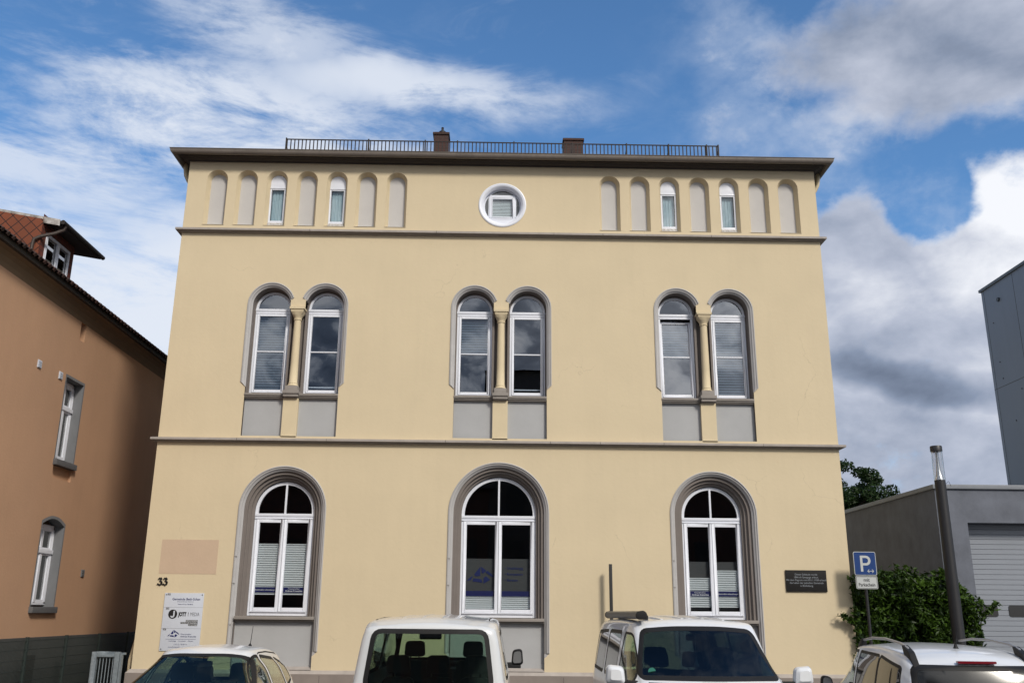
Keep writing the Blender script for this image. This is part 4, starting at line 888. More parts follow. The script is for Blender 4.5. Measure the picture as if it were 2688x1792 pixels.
for k in range(12):
    a = k*2.4; z = 3+k*.3; m.tube([(24.15, 25, z), (24.2+1.1*cos(a), 25+1.1*sin(a), z+.9), (24.2+2.2*cos(a), 25+2.2*sin(a), z+1.5)], [.1, .06, .02], 6)
m.build('trunk', 'bark', TR)
cs = []
for k in range(230):
    d = rg.normal(size=3); d /= np.linalg.norm(d); q = rg.random()**.4
    c = np.array([24.0, 25, 5.7])+d*q*np.array([3.7, 3.0, 3.4]); 
    r = .30+.38*rg.random(); cs.append((tuple(c), (r, r, r*.75)))
pts = clumps(cs, 820, rg); leaves('crown', 'leaf2', TR, pts, .19, seed=5, up=.4)

# ================================================================== street furniture
LP = thing('street_lamp', 'anthracite column street lamp with clear glass cylinder head in front of the garage', 'street lamp', (16.69, -1, 0))
c = (16.69, -1.0, .0)
c = Vector(c)
m = MB(); m.lathe([(.17, -.0), (.17, .02), (.125, .03), (.122, 1.2), (.108, 4.61), (.108, 4.63)], c, 28); m.build('pole', 'anthra', LP)
m = MB()
rings = [[(c[0]+.112*cos(2*pi*j/28), c[1]+.112*sin(2*pi*j/28), z) for j in range(28)] for z in (4.63, 5.27)]
m.strip(rings[0], rings[1], closed=True); m.build('lamp_glass', 'lampglass', LP, smooth=60)
m = MB(); m.lathe([(.105, 4.631), (.085, 4.67), (.055, 4.77), (.036, 4.94), (.028, 5.12), (.028, 5.26)], c, 24); m.build('reflector_cone', 'alu', LP, smooth=60)
m = MB(); m.lathe([(.114, 5.23), (.12, 5.24), (.12, 5.335), (.112, 5.35), (.0, 5.36)], c, 28); m.build('lamp_cap', 'black', LP)
m = MB(); m.tube([(c[0]+.11, c[1], 4.55), (c[0]+.17, c[1]-.02, 4.61), (c[0]+.20, c[1], 4.58), (c[0]+.22, c[1], 4.51)], .004, 6); m.build('cable_tie', 'black', LP)
SP = thing('parking_sign', 'blue square parking sign over a white supplementary plate on a dark post', 'traffic sign', (15.18, -.35, 0))
sx_, sy_ = 15.155, -.45
m = MB(); m.tube([(sx_, sy_+.05, 0), (sx_, sy_+.05, 3.12)], .032, 14); m.build('post', 'anthra', SP)
u0, u1 = 14.93, 15.40; zt = 3.195; zb = 2.715
m = MB(); m.prism(rrect(u0, u1, zb, zt, .035), sy_, sy_+.012); m.build('sign_plate', 'traffwhite', SP)
m = MB(); m.prism(rrect(u0+.012, u1-.012, zb+.012, zt-.012, .028), sy_-.003, sy_-.0005); PL = m.build('blue_panel', 'blue', SP)
pu, pz = u0+.135, zb+.075
m = MB(); ou = [(pu, pz), (pu+.05, pz), (pu+.05, pz+.125), (pu+.12, pz+.125)]+arc(pu+.12, pz+.225, .10, -90, 90, 14)+[(pu, pz+.325)]
inn_ = [(pu+.05, pz+.172), (pu+.115, pz+.172)]+arc(pu+.115, pz+.225, .053, -90, 90, 12)+[(pu+.05, pz+.278)]
m.holes(ou, [inn_], sy_-.006)
az = zb+.085; au = u0+.275
m.box(au, au+.125, sy_-.0062, sy_-.0058, az-.006, az+.006)
for e_, dr in ((au, 1), (au+.125, -1)):
    for s in (-1, 1): m.poly([(e_-dr*.008, sy_-.006, az), (e_+dr*.008, sy_-.006, az), (e_+dr*.04, sy_-.006, az+s*.035), (e_+dr*.024, sy_-.006, az+s*.035)])
m.build('parking_symbol', 'traffwhite', SP, smooth=0)
zt2 = 2.70; zb2 = 2.44
m = MB(); m.prism(rrect(u0+.01, u1-.005, zb2, zt2, .03), sy_, sy_+.012); m.build('supplementary_plate', 'traffwhite', SP)
m = MB(); A = rrect(u0+.02, u1-.015, zb2+.01, zt2-.01, .026); B = rrect(u0+.028, u1-.023, zb2+.018, zt2-.018, .02); m.strip([(p[0], sy_-.002, p[1]) for p in A], [(p[0], sy_-.002, p[1]) for p in B], closed=True); m.build('plate_border', 'ink', SP, smooth=0)
merge([text('mit', .10, 15.165, 2.59, sy_-.003, '', None, bold=.001), text('Parkschein', .098, 15.165, 2.492, sy_-.003, '', None, sx=.83, bold=.001)]).build('lettering', 'ink', SP, smooth=0)
for z in (3.0, 2.58): m = MB(); m.box(sx_-.05, sx_+.05, sy_+.0125, sy_+.085, z-.015, z+.015); m.build('clamp', 'galv', SP, smooth=0)
BP = MB(); BP.box(9.815, 9.88, -.30, -.235, 0.001, 2.90); bo = BP.build('square_post', 'black', None, bevel=.004)
me = bo.data; me.transform(Matrix.Translation((-9.85, .27, 0))); bo.location = (9.85, -.27, 0)
tag(bo, 'slim black square metal post standing against the cream wall above the camper van', 'post')

# ================================================================== vehicles
def catmull(P, n):
    P = [np.array(p, float) for p in P]; out = []
    for k in range(len(P)-1):
        p0 = P[max(k-1, 0)]; p1 = P[k]; p2 = P[k+1]; p3 = P[min(k+2, len(P)-1)]
        for j in range(n):
            t = j/n; m1 = (p2-p0)/2; m2 = (p3-p1)/2
            out.append((2*t**3-3*t**2+1)*p1+(t**3-2*t**2+t)*m1+(-2*t**3+3*t**2)*p2+(t**3-t**2)*m2)
    out.append(P[-1]); return out
def half_section(st):
    y, zb, w, zbelt, wr, zt = st; h = max(zt-zbelt, .04)
    c = min(.15, h*.35)
    pts = [(0, zb), (w*.5, zb), (w-.14, zb), (w-.03, zb+.10), (w-.005, zb+(zbelt-zb)*.5), (w, zbelt-.12*min(1, h*3)), (w-.02, zbelt+.02), (w-.02-(w-.02-wr)*.5-.0, zbelt+h*.5), (wr+.01, zt-c), (wr-.055, zt-c*.36), (wr*.62, zt-.026), (wr*.3, zt-.006), (0, zt)]
    return pts
def car_body(stations, bow_f, bow_r, lean, leanz):
    ys = [s[0] for s in stations]
    st = catmull(stations, 6)
    sec = []
    for s_ in st:
        q = catmull([(a, b) for a, b in half_section(s_)], 4)
        half = [(float(p[0]), float(p[1])) for p in q]; half[0] = (0, half[0][1]); half[-1] = (0, half[-1][1])
        full = half+[(-a, b) for a, b in half[-2:0:-1]]
        sec.append((float(s_[0]), full, float(s_[1]), float(s_[5])))
    def cap(s_, sgn):
        y, full, zb, zt = s_; zc = (zb+zt)/2; o = []
        for sc, dy in ((.992, .018), (.972, .036), (.93, .05), (.80, .06), (.55, .064), (.25, .066)):
            hw = max(abs(p[0]) for p in full); hh = (zt-zb)/2
            ex = 1-(1-sc)*1.0; ez = 1-(1-sc)*hw/hh
            o.append((y+sgn*dy, [(p[0]*ex, zc+(p[1]-zc)*max(ez, sc)) for p in full], zb, zt))
        return o
    S_ = cap(sec[0], -1)[::-1]+sec+cap(sec[-1], 1)
    V = []; n = len(sec[0][1])
    y0, y1 = ys[0], ys[-1]; wm = max(s[2] for s in stations)
    def warp(x, y, z):
        wf = min(1, max(0, (y-.0)/(y1*.8))); wf = wf*wf*(3-2*wf); wr_ = min(1, max(0, (y-(y0+.9))/(-.9))); wr_ = wr_*wr_*(3-2*wr_)
        yy = y-bow_f*wf*(abs(x)/wm)**2.2-(-bow_r)*wr_*(abs(x)/wm)**2.4
        yy += lean*max(0, z-leanz)*wr_
        return (x, yy, z)
    for y, full, zb, zt in S_:
        for x, z in full: V.append(warp(x, y, z))
    F = []
    for k in range(len(S_)-1):
        for j in range(n): F.append((k*n+j, k*n+(j+1) % n, (k+1)*n+(j+1) % n, (k+1)*n+j))
    F.append(tuple(range(n))[::-1]); F.append(tuple((len(S_)-1)*n+j for j in range(n)))
    me = bpy.data.meshes.new('body'); me.from_pydata(V, [], F)
    b = bmesh.new(); b.from_mesh(me); bmesh.ops.recalc_face_normals(b, faces=b.faces); b.to_mesh(me); b.free(); return me
def eval_mesh(o):
    bpy.context.view_layer.update(); dg = bpy.context.evaluated_depsgraph_get(); return bpy.data.meshes.new_from_object(o.evaluated_get(dg))
def tmp(me): o = bpy.data.objects.new('tmp', me); COL.objects.link(o); return o
def solid(me, off, th, moff=0):
    # inward offset by off, then thickness th
    me = me.copy()
    if off:
        b = bmesh.new(); b.from_mesh(me); b.normal_update()
        nn = {v.index: v.normal.copy() for v in b.verts}
        for v in b.verts: v.co -= nn[v.index]*off
        b.to_mesh(me); b.free()
    o = tmp(me); md = o.modifiers.new('s', 'SOLIDIFY'); md.thickness = th; md.offset = -1; md.material_offset = moff; md.use_even_offset = False
    r = eval_mesh(o); bpy.data.objects.remove(o); return r
def boolean(me, cut, op):
    o = tmp(me); c = tmp(cut); md = o.modifiers.new('b', 'BOOLEAN'); md.object = c; md.operation = op; md.solver = 'MANIFOLD'
    r = eval_mesh(o); bpy.data.objects.remove(o); bpy.data.objects.remove(c); return r
def roundpoly(P, r, n=4):
    out = []; N_ = len(P); rr = r if isinstance(r, (list, tuple)) else [r]*N_
    for k in range(N_):
        a, b, c = Vector(P[k-1]), Vector(P[k]), Vector(P[(k+1) % N_]); d1 = (a-b).normalized(); d2 = (c-b).normalized(); q = min(rr[k], (a-b).length*.45, (c-b).length*.45)
        p0 = b+d1*q; p1 = b+d2*q
        for j in range(n+1): t = j/n; out.append(tuple(p0*(1-t)**2+b*2*t*(1-t)+p1*t*t))
    return out
def grow(P, g):
    c = Vector((sum(p[0] for p in P)/len(P), sum(p[1] for p in P)/len(P))); out = []
    n = len(P); area = sum(P[k][0]*P[(k+1) % n][1]-P[(k+1) % n][0]*P[k][1] for k in range(n)); sg = 1 if area > 0 else -1
    for k in range(n):
        a, b = Vector(P[k-1]), Vector(P[(k+1) % n]); t = (b-a).normalized(); out.append((P[k][0]+t.y*g*sg, P[k][1]-t.x*g*sg))
    return out
def cutter(P, axis, lo, hi):
    m = MB((lambda u, d, z: (u, d, z)) if axis == 'y' else (lambda u, d, z: (d, u, z)))
    m.prism(P, lo, hi); me = bpy.data.meshes.new('c'); me.from_pydata(m.v, [], m.f)
    b = bmesh.new(); b.from_mesh(me); bmesh.ops.triangulate(b, faces=[f for f in b.faces if len(f.verts) > 4]); bmesh.ops.recalc_face_normals(b, faces=b.faces); b.to_mesh(me); b.free(); return me
def mk(me, name, mats, parent, smooth=40, label=None):
    me.materials.clear()
    for q in mats: me.materials.append(K[q])
    if smooth: me.polygons.foreach_set('use_smooth', [True]*len(me.polygons)); me.set_sharp_from_angle(angle=radians(smooth))
    o = bpy.data.objects.new(name, me); COL.objects.link(o); o.parent = parent
    if label: o['label'] = label
    return o
def wheel(parent, x, y, r=.33, wd=.2):
    def TW_(u, d, z): return (x+d, y+u, z+r)
    m = MB(TW_); pr = [(r*.68, wd/2-.01), (r*.74, wd/2), (r*.95, wd/2-.005), (r, wd/2-.04), (r, -wd/2+.04), (r*.95, -wd/2+.005), (r*.74, -wd/2), (r*.68, -wd/2+.01)]
    for a, b in zip(pr, pr[1:]): m.strip([(a[0]*cos(t*pi/16), a[1], a[0]*sin(t*pi/16)) for t in range(32)], [(b[0]*cos(t*pi/16), b[1], b[0]*sin(t*pi/16)) for t in range(32)], closed=True)
    ty = m.build('wheel', 'rubber', parent, smooth=50)
    m = MB(TW_); sg = 1 if x > 0 else -1; dd_ = sg*(wd/2-.03)
    m.strip([(r*.68*cos(t*pi/16), dd_+sg*.02, r*.68*sin(t*pi/16)) for t in range(32)], [(r*.60*cos(t*pi/16), dd_-sg*.02, r*.60*sin(t*pi/16)) for t in range(32)], closed=True)
    for k in range(5):
        a = k*2*pi/5; ca, sa = cos(a), sin(a); P = []
        for rr_, hw in ((.06, .05), (r*.62, .035)):
            P.append([(rr_*ca-s*hw*sa, dd_, rr_*sa+s*hw*ca) for s in (-1, 1)])
        m.poly([P[0][0], P[0][1], P[1][1], P[1][0]])
    m.poly([(.075*cos(t*pi/8), dd_+sg*.006, .075*sin(t*pi/8)) for t in range(16)]); m.poly([(r*.64*cos(t*pi/16), dd_-sg*.06, r*.64*sin(t*pi/16)) for t in range(32)], 1)
    m.build('rim', ['rail', 'black'], ty, smooth=0)
def seat(parent, x, y, zb, wd, hh, matn='trimgrey', head=True, fac=1):
    m = MB(); P = roundpoly([(x-wd/2, zb), (x+wd/2, zb), (x+wd/2-.02, zb+hh), (x-wd/2+.02, zb+hh)], [.03, .03, .1, .1]); m.prism(P, y-.06, y+.07)
    m.prism(roundpoly([(x-wd/2, zb-.12), (x+wd/2, zb-.12), (x+wd/2, zb+.04), (x-wd/2, zb+.04)], .04), *sorted((y, y+fac*.5)))
    se = m.build('seat', matn, parent, bevel=.012)
    if head:
        m = MB(); m.prism(roundpoly([(x-.15, zb+hh+.045), (x+.15, zb+hh+.045), (x+.135, zb+hh+.26), (x-.135, zb+hh+.26)], .055), y-.055, y+.05); m.tube([(x-.06, y, zb+hh-.02), (x-.06, y, zb+hh+.07)], .007, 6); m.tube([(x+.06, y, zb+hh-.02), (x+.06, y, zb+hh+.07)], .007, 6)
        m.build('headrest', matn, se, bevel=.012)
def mirror(parent, x, y, z, matn, w_=.19, h_=.24, face=1):
    s = 1 if x > 0 else -1; m = MB()
    cs_ = []
    for t, sc in ((0, .80), (.03, .97), (.07, 1.0), (.12, .88), (.155, .55)):
        P = roundpoly([(x, z), (x+s*w_, z+.01), (x+s*(w_-.02), z+h_), (x+s*.02, z+h_-.02)], .055); cx = x+s*w_/2; cz = z+h_/2
        cs_.append([(cx+(p[0]-cx)*sc, y+t*face, cz+(p[1]-cz)*sc) for p in P])
    for a, b in zip(cs_, cs_[1:]): m.strip(a, b, closed=True)
    m.poly(cs_[0]); m.poly(cs_[-1])
    mi = m.build('wing_mirror', matn, parent, smooth=60)
    m = MB(); cx = x+s*w_/2; cz = z+h_/2; m.poly([(cx+(p[0]-cx)*.9, p[1]-.003*face, cz+(p[2]-cz)*.9) for p in cs_[0]]); m.build('mirror_glass', 'alu', mi, smooth=0)
    m = MB(); m.box(*sorted((x-s*.14, x+s*.05)), y+.02, y+.10, z-.04, z+.045); m.box(*sorted((x-s*.01, x+s*w_*.8)), y+.01, y+.13, z-.04, z+.01); m.build('mirror_arm', 'blackpl', mi, bevel=.015)
def make_car(name, label, cat, stations, wins, paint, bow_f=.2, bow_r=.06, lean=.1, leanz=1.0, wheels=(), wr=.33, glassm='cglass'):
    root = thing(name, label, cat)
    body = car_body(stations, bow_f, bow_r, lean, leanz)
    body.materials.append(K[paint]); body.materials.append(K['trimgrey'])
    sh = solid(body, 0, .025, 1)
    for wn in wins:   # (name, axis, lo, hi, poly, seal, material, corner radius)
        nm, ax, lo, hi, P, seal, gm, rad = wn; sh = boolean(sh, cutter(grow(roundpoly(P, rad), seal), ax, lo, hi), 'DIFFERENCE')
    for y in wheels:
        P = [(y+.0+(wr+.05)*cos(a*pi/14), wr+(wr+.05)*sin(a*pi/14)) for a in range(0, 28)]
        for s in (-1, 1): sh = boolean(sh, cutter(P, 'x', *( (s*.62, s*1.2) if s > 0 else (s*1.2, s*.62))), 'DIFFERENCE')
    sh2 = sh; mk(sh2, 'body', [paint, 'trimgrey'], root, 38)
    thin = solid(body, .004, .005); thinb = solid(body, .0025, .007)
    for nm, ax, lo, hi, P, seal, gm, rad in wins:
        RP = roundpoly(P, rad); inner = cutter(grow(RP, -seal*.2), ax, lo, hi); g_ = boolean(thin, inner, 'INTERSECT')
        go = mk(g_, nm, [gm], root, 60)
        ring = boolean(thinb, cutter(grow(RP, seal*.995), ax, lo, hi), 'INTERSECT'); ring = boolean(ring, cutter(grow(RP, -seal*.6), ax, lo-.1, hi+.1), 'DIFFERENCE')
        mk(ring, 'window_seal', ['blackpl'], go, 60)
    m = MB(); wdt = max(s[2] for s in stations)-.13; ya, yb = stations[0][0]+.15, stations[-1][0]-.35
    m.box(-wdt, wdt, ya, yb, stations[2][1]+.10, stations[2][1]+.16); m.build('floor', 'trimgrey', root, smooth=0)
    for y in wheels:
        for s in (-1, 1): wheel(root, s*(max(s_[2] for s_ in stations)-.11), y, wr)
    return root, body
def plate_lights(root, yf, yr, wdt, hz, tz, wl=.1):
    for s in (-1, 1):
        m = MB(); m.prism(roundpoly([(s*(wdt-.42), hz), (s*(wdt-.12), hz+.02), (s*(wdt-.1), hz+.17), (s*(wdt-.36), hz+.14)], .04), yf-.16, yf+.02); m.build('headlight', 'lens', root, bevel=.01)
        m = MB(); m.prism(roundpoly([(s*(wdt-.17), tz), (s*(wdt-.04), tz), (s*(wdt-.05), tz+.30), (s*(wdt-.16), tz+.30)], .03), yr-.0, yr+.14); m.build('tail_light', 'red', root, bevel=.01)
    m = MB(); m.prism(roundpoly([(-.42, .48), (.42, .48), (.46, .66), (-.46, .66)], .04), yf+.0, yf+.035); m.build('grille', 'blackpl', root, bevel=.006)
    m = MB(); m.box(-.26, .26, yf+.04, yf+.05, .36, .47); m.build('number_plate', 'traffwhite', root, smooth=0); m = MB(); m.box(-.26, .26, yr-.03, yr-.02, .62, .73); m.build('number_plate', 'traffwhite', root, smooth=0)

from mathutils.bvhtree import BVHTree
def roofer(body):
    b = bmesh.new(); b.from_mesh(body); t = BVHTree.FromBMesh(b); b.free()
    def f(x, y):
        h = t.ray_cast(Vector((x, y, 4)), Vector((0, 0, -1)))[0]; return h.z if h else 1.5
    return f
def rib(parent, body, x, ys, w, matn, name, flat=.3, lift=.0):
    f = roofer(body); n = len(ys); rr = [w*.35]+[w]*(n-2)+[w*.35]
    MB().tube([(x if not callable(x) else x(y), y, f(x if not callable(x) else x(y), y)+lift) for y in ys], rr, 10, flat=flat).build(name, matn, parent)
VAN = [(-2.36, .38, .90, 1.20, .785, 1.88), (-2.0, .33, .94, 1.20, .80, 1.945), (-.8, .30, .952, 1.20, .805, 1.97), (.4, .30, .952, 1.19, .795, 1.955), (.80, .30, .952, 1.18, .77, 1.90), (1.25, .30, .95, 1.16, .80, 1.56), (1.68, .30, .94, 1.16, .82, 1.275), (2.0, .30, .925, 1.07, .78, 1.15), (2.34, .32, .88, .88, .70, .93)]
def van_windows(dark, ws='cglassw'):
    side = 'cglassd' if dark else 'cglass'; W_ = []
    W_.append(('windscreen', 'y', .3, 2.2, [(-.80, 1.305), (.80, 1.305), (.665, 1.80), (.3, 1.83), (-.3, 1.83), (-.665, 1.80)], .032, ws, [.05, .05, .06, .3, .3, .06]))
    W_.append(('rear_window', 'y', -2.9, -1.7, [(-.735, 1.16), (.735, 1.16), (.655, 1.775), (-.655, 1.775)], .035, 'cglass', .09))
    for s in (-1, 1):
        lo, hi = (s*.45, s*1.2) if s > 0 else (s*1.2, s*.45)
        W_.append(('front_side_window', 'x', lo, hi, [(1.42, 1.24), (.42, 1.24), (.45, 1.77), (.80, 1.76)], .018, 'cglassw', [.05, .03, .04, .12]))
        W_.append(('sliding_door_window', 'x', lo, hi, [(.22, 1.24), (-.82, 1.24), (-.80, 1.77), (.24, 1.77)], .03, side, .07))
        W_.append(('rear_side_window', 'x', lo, hi, [(-.98, 1.24), (-2.12, 1.26), (-2.02, 1.74), (-.96, 1.77)], .03, side, .08))
    return W_
def van_common(root, dark):
    plate_lights(root, 2.36, -2.40, .90, .74, .80)
    for x in (-.42, .42): seat(root, x, .35, .72, .52, .62)
    for x in (-.45, .05, .52): seat(root, x, -1.45, .62, .44, .60)
    m = MB(); m.prism(roundpoly([(-.82, .75), (.82, .75), (.78, 1.18), (-.78, 1.18)], .05), 1.2, 1.75); m.build('dashboard', 'trimgrey', root, bevel=.02)
    m = MB(); m.tube([(-.42+.19*cos(a*pi/12), 1.12+.04*sin(a*pi/12), 1.10+.18*sin(a*pi/12)) for a in range(25)], .016, 8); m.build('steering_wheel', 'trimgrey', root)
    m = MB(); m.prism(rrect(-.12, .12, 1.69, 1.77, .025), .80, .83); m.build('rear_view_mirror', 'trimgrey', root, bevel=.006)
    for s in (-1, 1): mirror(root, s*.975, 1.38, 1.22, 'blackpl' if not dark else 'paint', .19 if not dark else .24, .25 if not dark else .22)
# --- centre van, seen from the rear
v1, body = make_car('passenger_van', 'silver-white passenger van parked nose to the wall, rear window toward the viewer', 'van', VAN, van_windows(False, 'cglass'), 'silverpaint', lean=.11, wheels=(-1.35, 1.65), wr=.33)
van_common(v1, False)
m = MB(); m.prism(rrect(-.13, .13, 1.69, 1.80, .02), -2.24, -2.16); m.build('ceiling_screen', 'blackpl', v1, bevel=.006)
for s in (-1, 1): rib(v1, body, s*.69, [-2.2, -1.9, -1.2, -.4, .3, .6], .012, 'blackpl', 'roof_seam', 1., -.006)
for x in (-.36, -.12, .12, .36): rib(v1, body, x, [-2.1, -1.9, -1.2, -.4, .3], .03, 'silverpaint', 'roof_swage', .25)
m = MB(); m.tube([(.0, -2.44, 1.10), (-.10, -2.43, 1.14), (-.48, -2.41, 1.17)], .008, 6); m.tube([(0, -2.45, 1.10), (0, -2.38, 1.10)], .02, 8); m.build('rear_wiper', 'blackpl', v1)
v1.location = (6.70, -6.45, GZ); v1.rotation_euler = (0, 0, radians(-.8))
# --- right camper van, seen from the front
v2, body = make_car('camper_van', 'white camper van with a black roll-out awning on its roof edge, windscreen toward the viewer', 'van', VAN, van_windows(True, 'cglassf'), 'paint', lean=.11, wheels=(-1.35, 1.65), wr=.33)
van_common(v2, True)
for x in (-.42, -.16, .10, .36): rib(v2, body, x, [-2.1, -1.9, -1.2, -.4, .2, .55], .055, 'paint', 'roof_swage', .42)
m = MB(); P = roundpoly([(.60, 1.945), (.70, 1.935), (.735, 1.97), (.72, 2.025), (.64, 2.04), (.60, 2.01)], .03)
m.prism([(a, b) for a, b in P], -2.05, .80); AW = m.build('awning_case', 'awn', v2, smooth=50)
m = MB(); m.prism([(.665+(a-.665)*1.08, 1.993+(b-1.993)*1.10) for a, b in P], .80, .84); m.build('end_cap', 'blackpl', AW, bevel=.006); m = MB(); m.prism([(.665+(a-.665)*1.08, 1.993+(b-1.993)*1.10) for a, b in P], -2.09, -2.05); m.build('end_cap', 'blackpl', AW, bevel=.006)
for y in (.30, -1.5): m = MB(); m.box(.50, .62, y, y+.06, 1.93, 1.985); m.build('awning_bracket', 'blackpl', AW, smooth=0)
m = MB()
m.tube([(-.70, 1.74, 1.235), (-.3, 1.80, 1.25), (.15, 1.83, 1.25)], .008, 6); m.build('wiper', 'blackpl', v2); m = MB(); m.tube([(0, 1.84, 1.235), (.4, 1.79, 1.25), (.75, 1.68, 1.255)], .008, 6); m.build('wiper', 'blackpl', v2)
m = MB(); m.lathe([(.012, 0), (.035, .02), (.028, .05), (.012, .09), (.002, .13)], (.04, .98, 1.38), 8); m.tube([(.04, .98, 1.48), (.02, .88, 1.76)], .003, 4); m.build('hanging_ornament', 'blind', v2)
m = MB(); m.prism(arc(.66, 1.36, .045, 0, 360, 20)[:-1], 1.405, 1.409); m.build('environment_sticker', 'sticker', v2, smooth=0)
v2.location = (9.90, -7.45, GZ); v2.rotation_euler = (0, 0, pi+radians(1.0))
# --- small hatchback, left, seen from the front
HB = [(-1.78, .38, .72, .93, .54, 1.24), (-1.5, .32, .80, .94, .575, 1.40), (-.8, .27, .835, .94, .57, 1.50), (-.05, .27, .84, .93, .57, 1.505), (.26, .27, .84, .92, .545, 1.445), (.72, .27, .845, .91, .68, 1.19), (1.18, .27, .845, .89, .77, .965), (1.5, .27, .80, .82, .66, .88), (1.78, .3, .72, .64, .56, .72)]
ww = [('windscreen', 'y', .0, 1.6, [(-.765, .985), (.765, .985), (.52, 1.385), (.3, 1.41), (-.3, 1.41), (-.52, 1.385)], .020, 'cglassw', [.06, .06, .07, .3, .3, .07]),
      ('rear_window', 'y', -2.5, -1.2, [(-.56, 1.02), (.56, 1.02), (.47, 1.33), (-.47, 1.33)], .03, 'cglass', .07)]
for s in (-1, 1):
    lo, hi = (s*.3, s*1.2) if s > 0 else (s*1.2, s*.3)
    ww += [('front_side_window', 'x', lo, hi, [(.80, .985), (-.06, .985), (-.10, 1.385), (.05, 1.39), (.24, 1.325)], .022, 'cglass', [.04, .03, .03, .12, .12]),
           ('rear_side_window', 'x', lo, hi, [(-.15, .985), (-.88, 1.0), (-.84, 1.33), (-.19, 1.385)], .022, 'cglass', .04),
           ('quarter_window', 'x', lo, hi, [(-.97, 1.0), (-1.42, 1.06), (-1.25, 1.27), (-.93, 1.335)], .02, 'cglass', .05)]
c1, body = make_car('hatchback', 'small white hatchback parked below the company sign, windscreen toward the viewer', 'car', HB, ww, 'paint', bow_f=.20, lean=-.0, wheels=(-1.15, 1.25), wr=.29)
plate_lights(c1, 1.80, -1.82, .74, .62, .75)
for x in (-.36, .36): seat(c1, x, -.25, .52, .46, .52, 'trimbeige'); seat(c1, x, -1.05, .55, .46, .42, 'trimbeige')
m = MB(); m.prism(roundpoly([(-.68, .55), (.68, .55), (.66, .90), (-.66, .90)], .05), .55, 1.0); m.build('dashboard', 'trimgrey', c1, bevel=.02)
m = MB(); m.prism(rrect(-.11, .11, 1.28, 1.345, .025), .20, .23); m.build('rear_view_mirror', 'trimgrey', c1, bevel=.006)
m = MB(); m.tube([(.36+.17*cos(a*pi/12), .45, .92+.16*sin(a*pi/12)) for a in range(25)], .014, 8); m.build('steering_wheel', 'trimgrey', c1)
for s in (-1, 1): mirror(c1, s*.86, .75, .90, 'paint', .17, .15)
m = MB(); m.lathe([(.028, 0), (.02, .02), (.006, .04)], (-.22, -1.15, 1.462), 10); m.tube([(-.22, -1.16, 1.49), (-.22, -1.24, 1.72)], [.005, .0035], 6); m.build('aerial', 'blackpl', c1)
for s in (-1, 1): rib(c1, body, s*.545, [.30, .15, -.2, -.6, -1.1, -1.5], .010, 'blackpl', 'roof_seam', 1., -.004)
c1.location = (3.82, -7.80, GZ); c1.rotation_euler = (0, 0, pi+radians(1.0)); c1.scale = (1.04, 1.04, 1.04)
# --- compact suv, right, seen from the rear
SV = [(-1.98, .40, .80, 1.02, .70, 1.47), (-1.7, .34, .86, 1.03, .73, 1.575), (-.8, .3, .89, 1.03, .745, 1.64), (.2, .3, .89, 1.02, .735, 1.635), (.52, .3, .89, 1.01, .70, 1.57), (.95, .3, .89, 1.0, .70, 1.30), (1.35, .3, .88, .99, .75, 1.05), (1.75, .3, .85, .91, .70, .97), (2.02, .33, .78, .72, .62, .80)]
ww = [('windscreen', 'y', .2, 2.0, [(-.74, 1.06), (.74, 1.06), (.62, 1.51), (-.62, 1.51)], .03, 'cglassw', .07),
      ('rear_window', 'y', -2.6, -1.4, [(-.72, 1.02), (.72, 1.02), (.65, 1.415), (-.65, 1.415)], .035, 'cglasst', .06)]
for s in (-1, 1):
    lo, hi = (s*.4, s*1.2) if s > 0 else (s*1.2, s*.4)
    ww += [('front_side_window', 'x', lo, hi, [(1.12, 1.06), (.12, 1.06), (.13, 1.52), (.36, 1.52), (.60, 1.44)], .022, 'cglass', [.04, .02, .02, .1, .1]),
           ('rear_side_window', 'x', lo, hi, [(.02, 1.06), (-.86, 1.06), (-.86, 1.50), (.03, 1.52)], .022, 'cglassd', .03),
           ('quarter_window', 'x', lo, hi, [(-.90, 1.06), (-1.72, 1.10), (-1.64, 1.40), (-.90, 1.50)], .022, 'cglassd', .05)]
c2, body = make_car('compact_suv', 'white compact estate car with silver roof rails, tailgate toward the viewer, beside the street lamp', 'car', SV, ww, 'paint', bow_f=.2, bow_r=.10, lean=.30, leanz=1.0, wheels=(-1.25, 1.35), wr=.33)
plate_lights(c2, 2.04, -2.02, .82, .70, .72)
for x in (-.38, .38): seat(c2, x, -.1, .60, .48, .55); seat(c2, x, -.95, .62, .46, .50)
m = MB(); m.prism(roundpoly([(-.72, .62), (.72, .62), (.70, 1.0), (-.70, 1.0)], .05), .75, 1.2); m.build('dashboard', 'trimgrey', c2, bevel=.02)
for s in (-1, 1): mirror(c2, s*.91, .92, 1.0, 'blackpl', .18, .17)
for s in (-1, 1):
    xs = s*.61; rz = roofer(body)
    ys_ = [-1.62, -1.52, -1.3, -.7, -.1, .35, .50]; hh_ = [.05, .075, .085, .09, .085, .07, .03]
    m = MB(); m.tube([(xs, y, rz(xs, y)+h) for y, h in zip(ys_, hh_)], [.012, .018, .020, .020, .020, .017, .010], 8, flat=.8); rr_ = m.build('roof_rail', 'rail', c2)
    for a0_, a1_, a2_, a3_ in ((-1.82, -1.48, -1.42, -1.66), (.66, .36, .30, .50)):
        m = MB(lambda u, d, z, xs=xs: (xs+d, u, z)); m.prism(roundpoly([(a0_, rz(xs, a0_)-.02), (a1_, rz(xs, a1_)-.02), (a2_, rz(xs, a2_)+.095), (a3_, rz(xs, a3_)+.075)], .035), -.035, .035); m.build('rail_foot', 'blackpl', rr_, bevel=.008)
m = MB(); P = roundpoly([(-.205, 1.468), (.205, 1.468), (.205, 1.495), (-.205, 1.495)], .012); m.prism(P, -1.905, -1.84); m.build('brake_light', 'red', c2, bevel=.004)
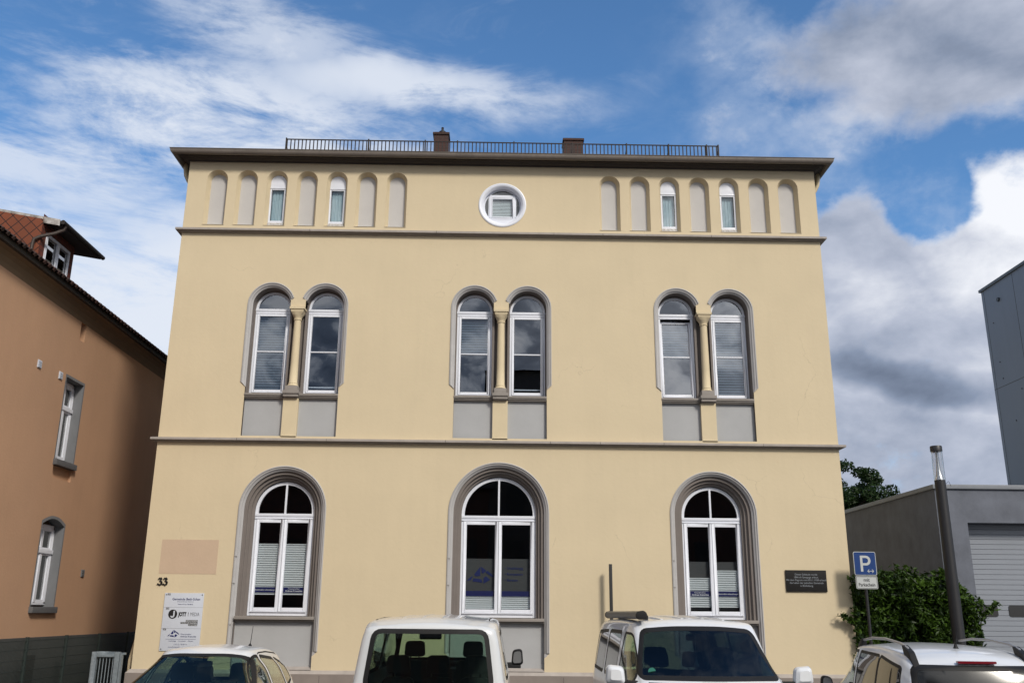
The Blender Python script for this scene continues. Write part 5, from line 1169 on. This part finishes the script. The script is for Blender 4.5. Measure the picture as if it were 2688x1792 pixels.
m = MB(); m.lathe([(.035, 0), (.022, .025), (.012, .06)], (0, -1.30, roofer(body)(0, -1.30)-.005), 10); m.tube([(0, -1.31, 1.66), (.0, -1.42, 1.84)], [.008, .006], 6); m.build('aerial', 'blackpl', c2)
m = MB(); m.tube([(0, -2.06, 1.05), (-.05, -2.05, 1.09), (-.42, -2.0, 1.12)], .008, 6); m.build('rear_wiper', 'blackpl', c2)
c2.location = (13.05, -7.46, GZ); c2.rotation_euler = (0, 0, radians(-6.5)); c2.scale = (1.02, 1.02, 1.02)

# ================================================================== houses across the street (behind the viewer, seen in reflections)
def far_house(name, label, x0, x1, y, h, ridge, wallm, dormer=False):
    t = thing(name, label, 'house', ((x0+x1)/2, y-5, 0))
    m = MB(); m.box(x0, x1, y-10, y, GZ, h); m.build('wall', wallm, t, smooth=0)
    m = MB(); m.prism([(x0, 0), (x1, 0)], 0, 1) if False else None
    m = MB(); i = m.P([(x0-.3, y+.4, h-.1), (x1+.3, y+.4, h-.1), (x1+.3, y-5, ridge), (x0-.3, y-5, ridge), (x0-.3, y-10.4, h-.1), (x1+.3, y-10.4, h-.1)])
    for f in ((0, 1, 2, 3), (3, 2, 5, 4), (0, 3, 4), (1, 5, 2)): m.F([i+k for k in f])
    r_ = m.build('roof', 'roof', t, smooth=0)
    m = MB(); m.box(x1-2.2, x1-1.4, y-5.4, y-4.6, ridge-1, ridge+(4.2 if x1 == 22 else 1.1)); m.build('chimney', 'brick', r_, smooth=0)
    x = x0+1
    while x < x1-1.4:
        for z in (1, 4, 7):
            if z+2 < h: m = MB(); m.box(x, x+1.0, y, y+.04, z, z+1.7); m.build('window', 'black', t, smooth=0)
        x += 2.4
    return t
K['farwall'] = mat('far_wall', (.10, .085, .075), .9, var=.1)
K['farwall2'] = mat('far_brick_wall', (.12, .06, .045), .9, var=.1)
far_house('opposite_house', 'tall dark flat-roofed house across the street, reflected in the middle windows', 7.0, 13.0, -31, 15.3, 15.5, 'farwall')
far_house('opposite_house', 'lower brick house across the street, reflected in the left ground floor window', -10, 6.98, -31, 8.6, 12.6, 'farwall2')
far_house('opposite_house', 'lower brown house with a tall chimney across the street, reflected in the right windows', 15.0, 22, -31, 8.8, 12.4, 'farwall2')

# tilt helper objects are never left behind
for o in list(bpy.data.objects):
    if o.name.startswith('tmp'): bpy.data.objects.remove(o)
S.render.resolution_x = 1024; S.render.resolution_y = 682
